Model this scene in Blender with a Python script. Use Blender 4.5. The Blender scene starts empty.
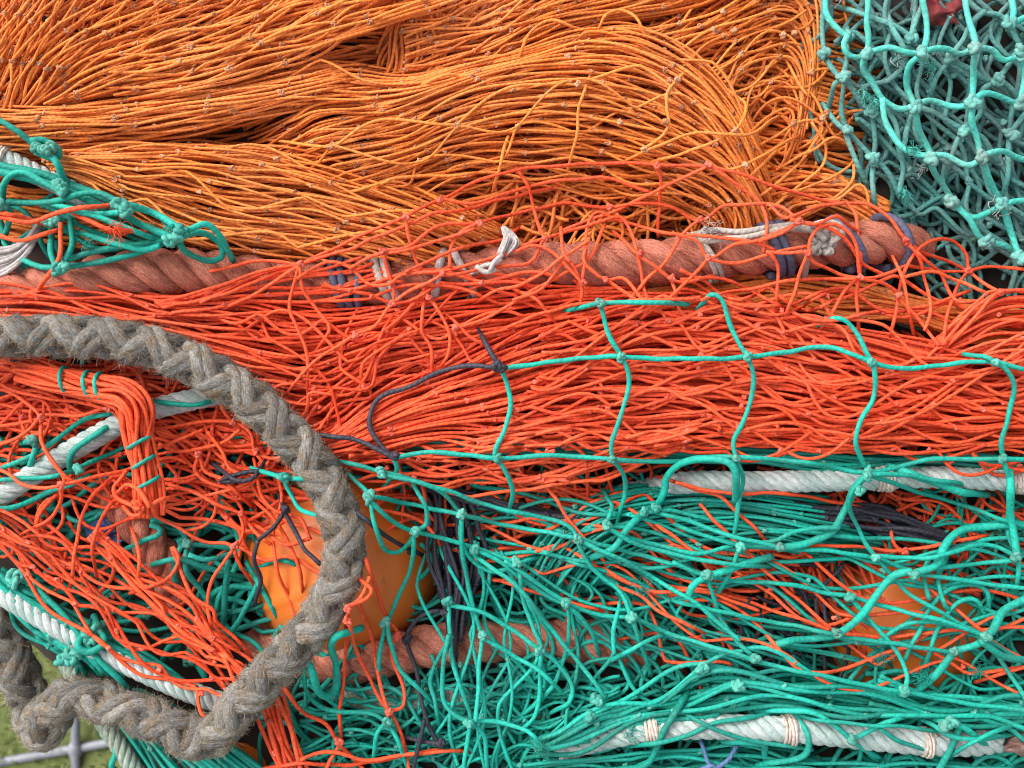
import bpy, math, random
import numpy as np
from mathutils import Vector, Matrix

RNG = np.random.RandomState(7)
SC = bpy.context.scene
COL = SC.collection

# ------------------------------------------------------------------ the camera and the heap's own coordinates
# The heap is laid out on a sloping sheet facing the camera: x right, y down (millimetres), h out of the heap (millimetres).
PITCH = math.radians(72)
FWD = np.array([0, math.cos(PITCH), -math.sin(PITCH)])
UP = np.array([0, math.sin(PITCH), math.cos(PITCH)])
RIGHT = np.array([1.0, 0, 0])
HEAP_Z = 0.55
CAM = np.array([0, 0, HEAP_Z]) - FWD * 1.0


def P(a):
    a = np.asarray(a, float)
    d = (1000.0 - a[..., 2]) / 1000.0
    X = (a[..., 0] - 512) / 1000.0 * d
    Y = (384 - a[..., 1]) / 1000.0 * d
    return CAM + FWD * d[..., None] + RIGHT * X[..., None] + UP * Y[..., None]


# ------------------------------------------------------------------ height map of what already lies in the heap
HX0, HY0, HS = -160, -160, 4
HMAP = np.full((270, 345), -60.0)


def hput(pts, r):
    pts = np.asarray(pts).reshape(-1, 3)
    ix = ((pts[:, 0] - HX0) / HS).round().astype(int)
    iy = ((pts[:, 1] - HY0) / HS).round().astype(int)
    k = int(max(0, round(r / HS)))
    for dx in range(-k, k + 1):
        for dy in range(-k, k + 1):
            q = (dx * dx + dy * dy) * HS * HS
            add = math.sqrt(max(0.0, r * r - q)) if r > HS else r
            if q > r * r and r > HS:
                continue
            jx, jy = ix + dx, iy + dy
            ok = (jx >= 0) & (jy >= 0) & (jx < HMAP.shape[1]) & (jy < HMAP.shape[0])
            np.maximum.at(HMAP, (jy[ok], jx[ok]), pts[ok, 2] + add)


def hget(x, y, k=1):
    ix = np.clip(((x - HX0) / HS).round().astype(int), k, HMAP.shape[1] - 1 - k)
    iy = np.clip(((y - HY0) / HS).round().astype(int), k, HMAP.shape[0] - 1 - k)
    out = np.full(ix.shape, -1e9)
    for dx in range(-k, k + 1):
        for dy in range(-k, k + 1):
            out = np.maximum(out, HMAP[iy + dy, ix + dx])
    return out


def smooth1(v, n):
    if n < 1 or len(v) < 3:
        return v
    ker = np.hanning(2 * n + 3)[1:-1]
    ker /= ker.sum()
    vv = np.concatenate([np.full(n, v[0]), v, np.full(n, v[-1])])
    return np.convolve(vv, ker, mode='valid')


def drape(p, r, off=0.0, lo=-45.0):
    """give a line (N,2 or 3) the height of what it lies on, pulled taut over the gaps"""
    h = hget(p[:, 0], p[:, 1])
    n = 4
    pad = np.pad(h, n, mode='edge')
    mx = np.max(np.stack([pad[i:i + len(h)] for i in range(2 * n + 1)]), axis=0)
    h = 0.45 * h + 0.55 * mx
    h = np.maximum(smooth1(h, 6), lo) + r * 0.8 + off
    return np.column_stack([p[:, 0], p[:, 1], h])


# ------------------------------------------------------------------ curves
def catmull(pts, step=5.0, count=None):
    p = np.asarray(pts, float)
    if p.ndim == 2 and len(p) == 2:
        p = np.array([p[0], (p[0] + p[1]) / 2, p[1]])
    e = np.vstack([2 * p[0] - p[1], p, 2 * p[-1] - p[-2]])
    d = np.linalg.norm(np.diff(p[:, :2], axis=0), axis=1)
    s = np.concatenate([[0], np.cumsum(d)])
    if count is None:
        count = max(4, int(s[-1] / step) + 1)
    dense = []
    for i in range(len(p) - 1):
        t = np.linspace(0, 1, 24, endpoint=False)[:, None]
        a, b, c, f = e[i], e[i + 1], e[i + 2], e[i + 3]
        dense.append(0.5 * ((2 * b) + (c - a) * t + (2 * a - 5 * b + 4 * c - f) * t ** 2 + (3 * b - a - 3 * c + f) * t ** 3))
    dense = np.vstack(dense + [p[-1:]])
    d = np.linalg.norm(np.diff(dense, axis=0), axis=1)
    s = np.concatenate([[0], np.cumsum(d)])
    q = np.linspace(0, s[-1], count)
    return np.column_stack([np.interp(q, s, dense[:, k]) for k in range(dense.shape[1])])


def frames(pts):
    """parallel-transported frames for (M,N,3) world lines"""
    T = np.gradient(pts, axis=1)
    T /= np.linalg.norm(T, axis=2, keepdims=True) + 1e-12
    M, N, _ = pts.shape
    A = np.zeros_like(pts)
    ref = -FWD + 0.17 * RIGHT
    a = np.cross(T[:, 0], ref)
    bad = np.linalg.norm(a, axis=1) < 0.1
    a[bad] = np.cross(T[bad, 0], UP)
    a /= np.linalg.norm(a, axis=1, keepdims=True) + 1e-12
    A[:, 0] = a
    for i in range(1, N):
        a = a - T[:, i] * np.sum(a * T[:, i], axis=1, keepdims=True)
        a /= np.linalg.norm(a, axis=1, keepdims=True) + 1e-12
        A[:, i] = a
    return T, A, np.cross(T, A)


class Tubes:
    """collects tubes and links them as ONE mesh object"""

    def __init__(self):
        self.v, self.f, self.uv, self.ti, self.mi, self.n = [], [], [], [], [], 0
        self.caps = []

    def add(self, pts, r, sides=6, tint=0.5, mat=0, closed=False, lay=None):
        """pts (M,N,3) in world metres, r metres (scalar or (M,N))"""
        pts = np.asarray(pts, float)
        if pts.ndim == 2:
            pts = pts[None]
        M, N, _ = pts.shape
        T, A, B = frames(pts)
        r = np.broadcast_to(np.asarray(r, float), (M, N)) if np.ndim(r) != 1 else np.broadcast_to(np.asarray(r)[:, None], (M, N))
        ang = np.arange(sides) * 2 * math.pi / sides
        r3 = np.broadcast_to(r[:, :, None], (M, N, sides))
        if lay is not None:                                     # yarns laid round the strand: (count, depth, pitch in mm)
            al = np.concatenate([np.zeros((M, 1)), np.cumsum(np.linalg.norm(np.diff(pts, axis=1), axis=2), axis=1)], axis=1) * 1000
            ph = lay[0] * ang[None, None] + (2 * math.pi * al / lay[2])[:, :, None] * lay[0]
            r3 = r3 * (1 + lay[1] * (np.abs(np.sin(ph * 0.5)) - 0.7))
        ring = pts[:, :, None, :] + r3[..., None] * (np.cos(ang)[:, None] * A[:, :, None, :] + np.sin(ang)[:, None] * B[:, :, None, :])
        self.v.append(ring.reshape(-1, 3))
        tint = np.asarray(tint, float)
        if tint.ndim == 0:
            tint = np.full(M, float(tint))
        tt = tint[:, None] if tint.ndim == 1 else tint
        self.ti.append(np.broadcast_to(tt[:, :, None], (M, N, sides)).reshape(-1))
        L = np.concatenate([np.zeros((M, 1)), np.cumsum(np.linalg.norm(np.diff(pts, axis=1), axis=2), axis=1)], axis=1) * 1000
        idx = self.n + np.arange(M * N * sides).reshape(M, N, sides)
        nx = np.roll(idx, -1, axis=2)
        q = np.stack([idx[:, :-1], nx[:, :-1], nx[:, 1:], idx[:, 1:]], axis=-1)
        self.f.append(q.reshape(-1, 4))
        u0 = np.broadcast_to(L[:, :-1, None], q.shape[:3])
        u1 = np.broadcast_to(L[:, 1:, None], q.shape[:3])
        k = np.broadcast_to(np.arange(sides)[None, None] / sides, q.shape[:3])
        k1 = k + 1.0 / sides
        uv = np.stack([np.stack([u0, k], -1), np.stack([u0, k1], -1), np.stack([u1, k1], -1), np.stack([u1, k], -1)], axis=-2)
        self.uv.append(uv.reshape(-1, 2))
        self.mi.append(np.full(M * (N - 1) * sides, mat, dtype=np.int32))
        if not closed:
            for m in range(M):
                self.caps.append((idx[m, 0][::-1].copy(), mat))
                self.caps.append((idx[m, -1].copy(), mat))
        self.n += M * N * sides

    def build(self, name, mats, parent=None):
        me = bpy.data.meshes.new(name)
        v = np.vstack(self.v)
        f = np.vstack(self.f)
        nq = len(f)
        caps = self.caps
        loops = np.concatenate([f.reshape(-1)] + [c[0] for c in caps]).astype(np.int32)
        tot = np.concatenate([np.full(nq, 4), np.array([len(c[0]) for c in caps], dtype=int)]).astype(np.int32)
        start = np.concatenate([[0], np.cumsum(tot)[:-1]]).astype(np.int32)
        me.vertices.add(len(v))
        me.vertices.foreach_set('co', v.reshape(-1).astype(np.float32))
        me.loops.add(len(loops))
        me.loops.foreach_set('vertex_index', loops)
        me.polygons.add(len(tot))
        me.polygons.foreach_set('loop_start', start)
        me.polygons.foreach_set('material_index', np.concatenate([np.concatenate(self.mi), np.array([c[1] for c in caps], dtype=np.int32)]).astype(np.int32))
        me.polygons.foreach_set('use_smooth', np.ones(len(tot), dtype=bool))
        uvl = me.uv_layers.new(name='UVMap')
        uv = np.zeros((len(loops), 2), dtype=np.float32)
        uv[:nq * 4] = np.vstack(self.uv)
        uvl.data.foreach_set('uv', uv.reshape(-1))
        at = me.attributes.new('tint', 'FLOAT', 'POINT')
        at.data.foreach_set('value', np.concatenate(self.ti).astype(np.float32))
        for m in mats:
            me.materials.append(m)
        me.update(calc_edges=True)
        me.validate()
        o = bpy.data.objects.new(name, me)
        COL.objects.link(o)
        if parent is not None:
            attach(o, parent)
        return o


def attach(o, parent):
    o.parent = parent
    o.matrix_parent_inverse = Matrix.Translation(-parent.location)


def tag(o, label=None, cat=None, group=None, kind=None):
    for k, v in (('label', label), ('category', cat), ('group', group), ('kind', kind)):
        if v:
            o[k] = v
    return o


def thing(name, x, y, h, label, cat, group=None):
    o = bpy.data.objects.new(name, None)
    COL.objects.link(o)
    o.location = P(np.array([x, y, h]))
    o.empty_display_size = 0.02
    return tag(o, label, cat, group)


# ------------------------------------------------------------------ twine, knots and netting
TH = np.linspace(0, 2 * math.pi, 17)
TREF = np.column_stack([np.sin(TH) + 2 * np.sin(2 * TH), np.cos(TH) - 2 * np.cos(2 * TH), -1.3 * np.sin(3 * TH)]) / 3.0


def knots(tm, pos, tan, r, mat=1, size=1.9, tint=None, sides=5):
    """a small overhand knot at each pos (K,3 in heap coordinates), r in mm"""
    if len(pos) == 0:
        return
    pos = np.asarray(pos, float)
    K = len(pos)
    W = P(pos)
    tan = np.asarray(tan, float)
    ang = np.arctan2(-tan[:, 1], tan[:, 0]) + RNG.uniform(-0.6, 0.6, K)
    ex = np.cos(ang)[:, None] * RIGHT + np.sin(ang)[:, None] * UP
    ey = -np.sin(ang)[:, None] * RIGHT + np.cos(ang)[:, None] * UP
    ez = -FWD[None] + RNG.uniform(-0.9, 0.9, (K, 1)) * ex + RNG.uniform(-0.9, 0.9, (K, 1)) * ey
    ez = ez / np.linalg.norm(ez, axis=1, keepdims=True)
    ex = np.cross(ey, ez)
    ex = ex / np.linalg.norm(ex, axis=1, keepdims=True)
    ey = np.cross(ez, ex)
    s = (r * size * 0.66 * RNG.uniform(0.85, 1.2, K) / 1000.0)[:, None, None]
    sx = RNG.uniform(1.0, 1.7, K)[:, None, None]
    roll = RNG.uniform(0, 6.28, K)
    c, sn = np.cos(roll)[:, None], np.sin(roll)[:, None]
    tx = TREF[None, :, 0] * c - TREF[None, :, 1] * sn
    ty = TREF[None, :, 0] * sn + TREF[None, :, 1] * c
    pts = W[:, None] + s * (sx * tx[..., None] * ex[:, None] + ty[..., None] * ey[:, None] + TREF[None, :, 2:] * ez[:, None])
    tm.add(pts, r * 0.8 / 1000, sides=sides, tint=RNG.uniform(0, 1, K) if tint is None else tint, mat=mat, closed=True)


def wave_field(m, n, u, t, L, scale, rng):
    out = np.zeros((m, n))
    for k in range(5):
        a = rng.uniform(-7, 7)
        b = 2 * math.pi * L / scale * rng.uniform(0.25, 1.1)
        out += math.sin(k + 1) * 0 + np.sin(a * u[:, None] + b * t[None] + rng.uniform(0, 6.28)) / (1 + 0.3 * k)
    return out / 2.2


def fold(tm, guides, n, layers=3, th=25, mesh=55, r=1.75, zig=0.95, wander=3.0, bow=2.5, bowh=2.5, bulge=12, h0=0.0, seed=1,
         knot=True, kmat=1, sides=6, tuck=0.0, under=None, jit=0.3, kl=3, tint=(0, 1), step=5.0, ksize=1.35, on=None, skew=0.10):
    """gathered netting laid along the guide lines: every strand zigzags between knots shared with its neighbours"""
    rng = np.random.RandomState(seed)
    raw = [np.array([q if len(q) == 3 else (q[0], q[1], 0.0) for q in g], float) for g in guides]
    L = np.mean([np.sum(np.linalg.norm(np.diff(g[:, :2], axis=0), axis=1)) for g in raw])
    S = max(10, int(L / step))
    G = np.stack([catmull(g, count=S) for g in raw])
    ng = len(G)
    t = np.linspace(0, 1, S)
    E = np.concatenate([2 * G[:1] - G[1:2], G, 2 * G[-1:] - G[-2:-1]])

    def at(u):
        w = np.clip(u, 0, 1) * (ng - 1)
        i = np.minimum(w.astype(int), ng - 2)
        f = (w - i)[:, None, None]
        a, b, c, d = E[i], E[i + 1], E[i + 2], E[i + 3]
        return 0.5 * (2 * b + (c - a) * f + (2 * a - 5 * b + 4 * c - d) * f ** 2 + (3 * b - a - 3 * c + d) * f ** 3)

    def at2(u):
        w = np.clip(u, -0.04, 1.04) * (ng - 1)
        i = np.clip(w.astype(int), 0, ng - 2)
        f = (w - i)[..., None]
        cI = np.arange(S)[None]
        a, b, c, d = E[i, cI], E[i + 1, cI], E[i + 2, cI], E[i + 3, cI]
        return 0.5 * (2 * b + (c - a) * f + (2 * a - 5 * b + 4 * c - d) * f ** 2 + (3 * b - a - 3 * c + d) * f ** 3)

    put = []
    for l in range(layers):
        fr = l / max(1, layers - 1)
        m = n
        u0 = np.clip((np.arange(m) + 0.5 + rng.uniform(-jit, jit, m)) / m, 0.003, 0.997)
        if l:
            u0 = np.clip(u0 + rng.uniform(-0.5, 0.5) / m, 0.003, 0.997)
        uu0 = u0[:, None] + rng.uniform(-skew, skew) * (t[None] - 0.5) + 0.5 * skew * np.sin(t[None] * rng.uniform(4, 9) + rng.uniform(0, 6) + 2 * u0[:, None])
        base = at2(uu0)
        lat = at(np.clip(u0 + 0.02, 0, 1)) - at(np.clip(u0 - 0.02, 0, 1))
        lat = lat[..., :2]
        spacing = np.linalg.norm(lat, axis=2) / 0.04 / m
        lat = lat / (np.linalg.norm(lat, axis=2, keepdims=True) + 1e-9)
        ph = rng.uniform(0, 2)
        p = t[None] * L / mesh + ph + 0.45 * np.sin(u0 * rng.uniform(3, 9) + rng.uniform(0, 6))[:, None] + rng.uniform(-0.8, 0.8) * u0[:, None] + rng.normal(0, 0.05, (m, 1))
        k = np.floor(p).astype(int)
        frac = p - k
        sgn = np.where((np.arange(m) % 2 == 0), 1.0, -1.0)[:, None]
        tri = 1 - 2 * frac
        tri = np.where(k % 2 == 0, tri, -tri)
        w = sgn * (0.5 * np.cos(math.pi * p) + 0.5 * tri)
        nb = int(p.max()) + 3
        bw = rng.normal(0, 1, (m, nb))[np.arange(m)[:, None], np.clip(k, 0, nb - 1)]
        bh = rng.normal(0.2, 1, (m, nb))[np.arange(m)[:, None], np.clip(k, 0, nb - 1)]
        shp = np.sin(math.pi * frac)
        off = zig * 0.5 * spacing * w + wander * wave_field(m, S, u0, t, L, 120, rng) + bow * bw * shp
        off += wander * 0.35 * np.sin(rng.uniform(0, 6.28, (m, 1)) + t[None] * L / rng.uniform(18, 50, (m, 1)))
        pos = base.copy()
        pos[..., :2] += lat * off[..., None]
        uu = 2 * u0 - 1
        pos[..., 2] += h0 - fr * th + bulge * (np.sqrt(np.maximum(0, 1 - uu ** 2)) - 0.6)[:, None] + bowh * bh * shp
        pos[..., 2] += 1.6 * wave_field(m, S, u0 * 2, t, L, 80, rng) + rng.normal(0, 1.5, (m, 1))
        if tuck:
            l0 = rng.uniform(35, 80, (m, 1))
            l1 = rng.uniform(35, 80, (m, 1))
            e = np.maximum(np.clip(1 - t[None] * L / l0, 0, 1), np.clip(1 - (1 - t[None]) * L / l1, 0, 1))
            pos[..., 2] -= tuck * e ** 1.6
        if on is not None:
            for q in range(m):
                pos[q, :, 2] = np.maximum(pos[q, :, 2], hget(pos[q, :, 0], pos[q, :, 1]) + on - fr * th * 0.3)
        ti = rng.uniform(tint[0], tint[1], m)
        tm.add(P(pos), r * rng.uniform(0.9, 1.12, m) / 1000, sides=sides, tint=ti)
        put.append(pos)
        if knot and l < kl:
            kp, kt = [], []
            d = np.gradient(pos, axis=1)
            for i in range(int(p.min()) + 1, int(p.max()) + 1):
                for j in range(m - 1):
                    if (i + j) % 2:
                        continue
                    if p[j, 0] >= i or p[j, -1] <= i:
                        continue
                    s = int(np.interp(i, p[j], np.arange(S)))
                    a, b = pos[j, s], pos[j + 1, s]
                    if np.hypot(*(a - b)[:2]) > 14 * max(1, r / 2):
                        continue
                    kp.append((a + b) / 2 + np.array([0, 0, 0.6 * r]))
                    kt.append(d[j, s])
            if kp:
                knots(tm, kp, kt, r, mat=kmat, size=ksize)
    for q in put:
        hput(q, r)
    return put


def lines(tm, items, r=2.0, off=0.0, mat=0, wob=0.5, sides=7, seed=3, on=True, lo=-45, tint=(0.2, 1), put=True, step=4.0, tuck=True):
    """single lengths of twine: each item a list of (x, y) or (x, y, h); without h they lie on what is below them"""
    rng = np.random.RandomState(seed)
    heads = [[q for q in it if not isinstance(q, (int, float))] for it in items]
    curves = [catmull(np.array([q[:2] for q in h], float), step=3) for h in heads]
    for ci, it in enumerate(items):
        it = list(it)
        rr = r
        if isinstance(it[0], (int, float)):
            rr = it.pop(0)
        loose = []
        for e, e2 in ((0, 1), (-1, -2)):
            ex, ey = it[e][0], it[e][1]
            near = min([np.min(np.hypot(cv[:, 0] - ex, cv[:, 1] - ey)) for k, cv in enumerate(curves) if k != ci] or [99])
            loose.append(tuck and near > 4.5 and len(it[0]) == 2)
            if loose[-1]:
                dx, dy = ex - it[e2][0], ey - it[e2][1]
                q = math.hypot(dx, dy) + 1e-6
                ext = (ex + dx / q * 12, ey + dy / q * 12)
                it = [ext] + it if e == 0 else it + [ext]
        c = catmull(np.array([q[:2] for q in it], float), step=step)
        n = len(c)
        s = np.arange(n) * step
        for ax in (0, 1):
            c[:, ax] += wob * np.sin(s / rng.uniform(9, 25) + rng.uniform(0, 6.28)) + wob * 0.6 * np.sin(s / rng.uniform(5, 9) + rng.uniform(0, 6.28))
        if len(it[0]) == 3:
            hc = catmull(np.array(it, float), step=step, count=n)[:, 2]
            p = np.column_stack([c, hc])
        else:
            p = drape(c, rr, off, lo)
            for k, lz in enumerate(loose):
                if lz:
                    dd = (s if k == 0 else s[-1] - s)
                    p[:, 2] -= 24 * np.clip(1 - dd / 26, 0, 1) ** 1.3
        p[:, 2] += 0.8 * np.sin(s / rng.uniform(10, 30) + rng.uniform(0, 6.28))
        rad = np.full((1, n), rr / 1000.0) * (1 + 0.06 * np.sin(s / 7.0 + rng.uniform(0, 6))[None])
        tm.add(P(p)[None], rad, sides=sides, tint=rng.uniform(*tint), mat=mat)
        if put:
            hput(p, rr)


def knots_at(tm, pts, r, mat=1, size=2.0, tan=None, lift=0.3, tint=None, copies=2):
    p = np.array(pts, float)[:, :2]
    for c in range(copies):
        q = p + RNG.normal(0, r * 0.35, p.shape)
        h = np.maximum(hget(p[:, 0], p[:, 1]), -45) + lift * r - c * r * 0.5
        knots(tm, np.column_stack([q, h]), RNG.normal(0, 1, (len(p), 2)), r, mat=mat, size=size, tint=tint, sides=6)


def tangle(tm, box, n, length, r, h, ang=None, spread=1.5, seed=1, curl=0.12, mat=0, sides=6, on=False, tint=(0, 1)):
    """loose lengths of twine lying every way in a box (x0, y0, x1, y1)"""
    rng = np.random.RandomState(seed)
    x0, y0, x1, y1 = box
    N = max(8, int(length / 5))
    a0 = (rng.uniform(0, 6.28, n) if ang is None else ang + rng.normal(0, spread, n))
    q = np.arange(N)[None] * 5.0
    U = lambda a, b: rng.uniform(a, b, (n, 1))
    th = a0[:, None] + U(0.3, 1.0) * np.sin(q / U(14, 26) + U(0, 6.28)) + U(0.2, 1.1) * np.sin(q / U(30, 60) + U(0, 6.28))
    x = rng.uniform(x0, x1, n)[:, None] + np.cumsum(np.cos(th), axis=1) * 5 - np.cos(a0)[:, None] * length / 2
    y = rng.uniform(y0, y1, n)[:, None] + np.cumsum(np.sin(th), axis=1) * 5 - np.sin(a0)[:, None] * length / 2
    hh = rng.uniform(h[0], h[1], n)[:, None] + 4 * np.sin(np.arange(N)[None] / rng.uniform(3, 8, n)[:, None] + rng.uniform(0, 6, n)[:, None])
    p = np.stack([x, y, hh], -1)
    if on:
        for q in range(n):
            p[q] = drape(p[q], r, h[1])
    tm.add(P(p), r * rng.uniform(0.85, 1.15, n) / 1000, sides=sides, tint=rng.uniform(tint[0], tint[1], n), mat=mat)
    hput(p, r)


def fray(tm, pts, n=60, length=9, r=0.3, mat=0, seed=5, tint=(0.4, 1)):
    """little bursts of frayed fibres"""
    rng = np.random.RandomState(seed)
    for (x, y) in pts:
        h = hget(np.array([x * 1.0]), np.array([y * 1.0]))[0]
        N = 6
        a = rng.uniform(0, 6.28, n)
        el = rng.uniform(-0.35, 0.35, n)
        a = (x * 0.37 + y * 0.23) % 6.28 + rng.normal(0, 0.5, n)
        d = np.stack([np.cos(a) * np.cos(el), np.sin(a) * np.cos(el), np.sin(el)], -1)
        s = np.linspace(0, 1, N)[None, :, None] * (length * rng.uniform(0.4, 1.2, n))[:, None, None]
        c = np.cumsum(rng.normal(0, length * 0.17, (n, N, 3)), axis=1)
        p = np.array([x, y, h]) + rng.normal(0, length * 0.2, (n, 1, 3)) * np.array([1, 1, 0.3]) + d[:, None] * s + c
        tm.add(P(p), r / 1000, sides=3, tint=rng.uniform(tint[0], tint[1], n), mat=mat)


# ------------------------------------------------------------------ ropes
def spine(pts, step=3.0, off=None, r=0):
    p = np.array([q if len(q) == 3 else (q[0], q[1], 0.0) for q in pts], float)
    c = catmull(p, step=step)
    return c


def laid_rope(tm, c, R, pitch, strands=3, sides=30, mat=0, hand=1, tint=(0.3, 0.8), seed=2, put=True, fat=1.12, lay=(9, 0.07, 60)):
    """a rope of twisted strands round a heap line c (N,3)"""
    rng = np.random.RandomState(seed)
    W = P(c)[None]
    T, A, B = frames(W)
    s = np.concatenate([[0], np.cumsum(np.linalg.norm(np.diff(c, axis=0), axis=1))])
    k = math.sin(math.pi / strands) / (1 + math.sin(math.pi / strands))
    out = []
    for j in range(strands):
        ph = hand * 2 * math.pi * s / pitch + j * 2 * math.pi / strands
        rr = R * (1 - k) * (1 + 0.03 * np.sin(s / 17 + j))
        out.append(W[0] + (rr * np.cos(ph) / 1000)[:, None] * A[0] + (rr * np.sin(ph) / 1000)[:, None] * B[0])
    rad = R * k * fat / 1000 * (1 + 0.04 * np.sin(s / 23.0 + rng.uniform(0, 6)))
    rad = np.broadcast_to(rad[None], (strands, len(s))).copy()
    tm.add(np.stack(out), rad, sides=sides, tint=rng.uniform(tint[0], tint[1], strands), mat=mat, lay=lay)
    if strands > 3:
        tm.add(W, R * 0.7 / 1000, sides=12, tint=0.3, mat=mat)
    if put:
        hput(c, R)
    return np.stack(out)


def plaited_rope(tm, c, R, pitch, sides=26, seed=2):
    """an eight-strand plaited rope: two pairs of strands turning each way, passing over and under"""
    rng = np.random.RandomState(seed)
    W = P(c)[None]
    T, A, B = frames(W)
    s = np.concatenate([[0], np.cumsum(np.linalg.norm(np.diff(c, axis=0), axis=1))])
    roll = np.interp(s, [0, 300, 700, 1000, s[-1]], [0.72, 0.8, 0.78, 0.85, 0.75])
    phi = 2 * math.pi * s / pitch
    out = []
    for d in (1, -1):
        for pr in (0, 1):
            for q in (-1, 1):
                th = d * phi + pr * math.pi + q * 0.42
                rr = R * (0.63 + d * 0.085 * np.cos(2 * phi)) + R * 0.025 * np.sin(s / 21.0 + rng.uniform(0, 6))
                th = th + roll + 0.09 * np.sin(s / rng.uniform(20, 40) + rng.uniform(0, 6))
                out.append(W[0] + (rr * np.cos(th) / 1000)[:, None] * A[0] + (rr * np.sin(th) / 1000)[:, None] * B[0])
    M = np.stack(out)
    rad = R * 0.345 / 1000 * (1 + 0.06 * np.sin(s[None] / rng.uniform(12, 30, (8, 1)) + rng.uniform(0, 6, (8, 1))))
    tint = np.clip(0.5 + 0.3 * np.sin(s[None] / rng.uniform(25, 60, (8, 1)) + rng.uniform(0, 6, (8, 1))) + rng.normal(0, 0.15, (8, 1)), 0, 1)
    tm.add(M, rad, sides=sides, tint=tint, lay=(7, 0.16, 60))
    tm.add(W, R * 0.58 / 1000, sides=12, tint=0.1)
    hput(c, R)
    return M, rad


def fuzz(tm, M, rad, n, length=8, r=0.22, mat=0, seed=4, tint=(0, 1)):
    """loose fibres standing off rope strands M (world lines)"""
    rng = np.random.RandomState(seed)
    S, N, _ = M.shape
    j = rng.randint(0, S, n)
    i = rng.randint(2, N - 2, n)
    T, A, B = frames(M)
    a = rng.uniform(0, 6.28, n)
    nrm = np.cos(a)[:, None] * A[j, i] + np.sin(a)[:, None] * B[j, i]
    rr = np.broadcast_to(rad, (S, N))[j, i]
    p0 = M[j, i] + nrm * rr[:, None] * 0.95
    d = nrm * rng.uniform(0.1, 1.0, (n, 1)) + T[j, i] * rng.normal(0, 0.9, (n, 1)) + rng.normal(0, 0.4, (n, 3))
    d /= np.linalg.norm(d, axis=1, keepdims=True)
    K = 5
    ln = length * rng.uniform(0.35, 1.3, n) / 1000
    sp = np.linspace(0, 1, K)[None, :, None] * ln[:, None, None]
    p = p0[:, None] + d[:, None] * sp + np.cumsum(rng.normal(0, length * 0.06 / 1000, (n, K, 3)), axis=1)
    rads = np.linspace(1, 0.5, K)[None] * np.full((n, 1), r / 1000)
    tm.add(p, rads, sides=3, tint=rng.uniform(tint[0], tint[1], n), mat=mat)


def wraps(tm, c, R, at, turns, r, mat=0, tint=0.6, slant=0.0, gap=None, seed=1, phase=0):
    """twine wound round a rope line c at fraction/point index nearest x,y = at"""
    rng = np.random.RandomState(seed)
    i = int(np.argmin(np.hypot(c[:, 0] - at[0], c[:, 1] - at[1])))
    W = P(c)[None]
    T, A, B = frames(W)
    gap = gap or 2 * r
    n = int(turns * 18)
    th = np.linspace(0, turns * 2 * math.pi, n) + phase
    ax = (np.linspace(-0.5, 0.5, n) * turns * gap + slant * R * np.cos(th) + rng.normal(0, 0.1, n)) / 1000
    rr = (R + r * 0.6) / 1000
    p = W[0, i] + ax[:, None] * T[0, i] + rr * np.cos(th)[:, None] * A[0, i] + rr * np.sin(th)[:, None] * B[0, i]
    tm.add(p[None], r / 1000, sides=7, tint=tint, mat=mat)


# ------------------------------------------------------------------ materials
def new_mat(name):
    m = bpy.data.materials.new(name)
    m.use_nodes = True
    nt = m.node_tree
    b = nt.nodes['Principled BSDF']
    return m, nt, b


def rgb(c):
    return (c[0], c[1], c[2], 1.0)


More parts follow.
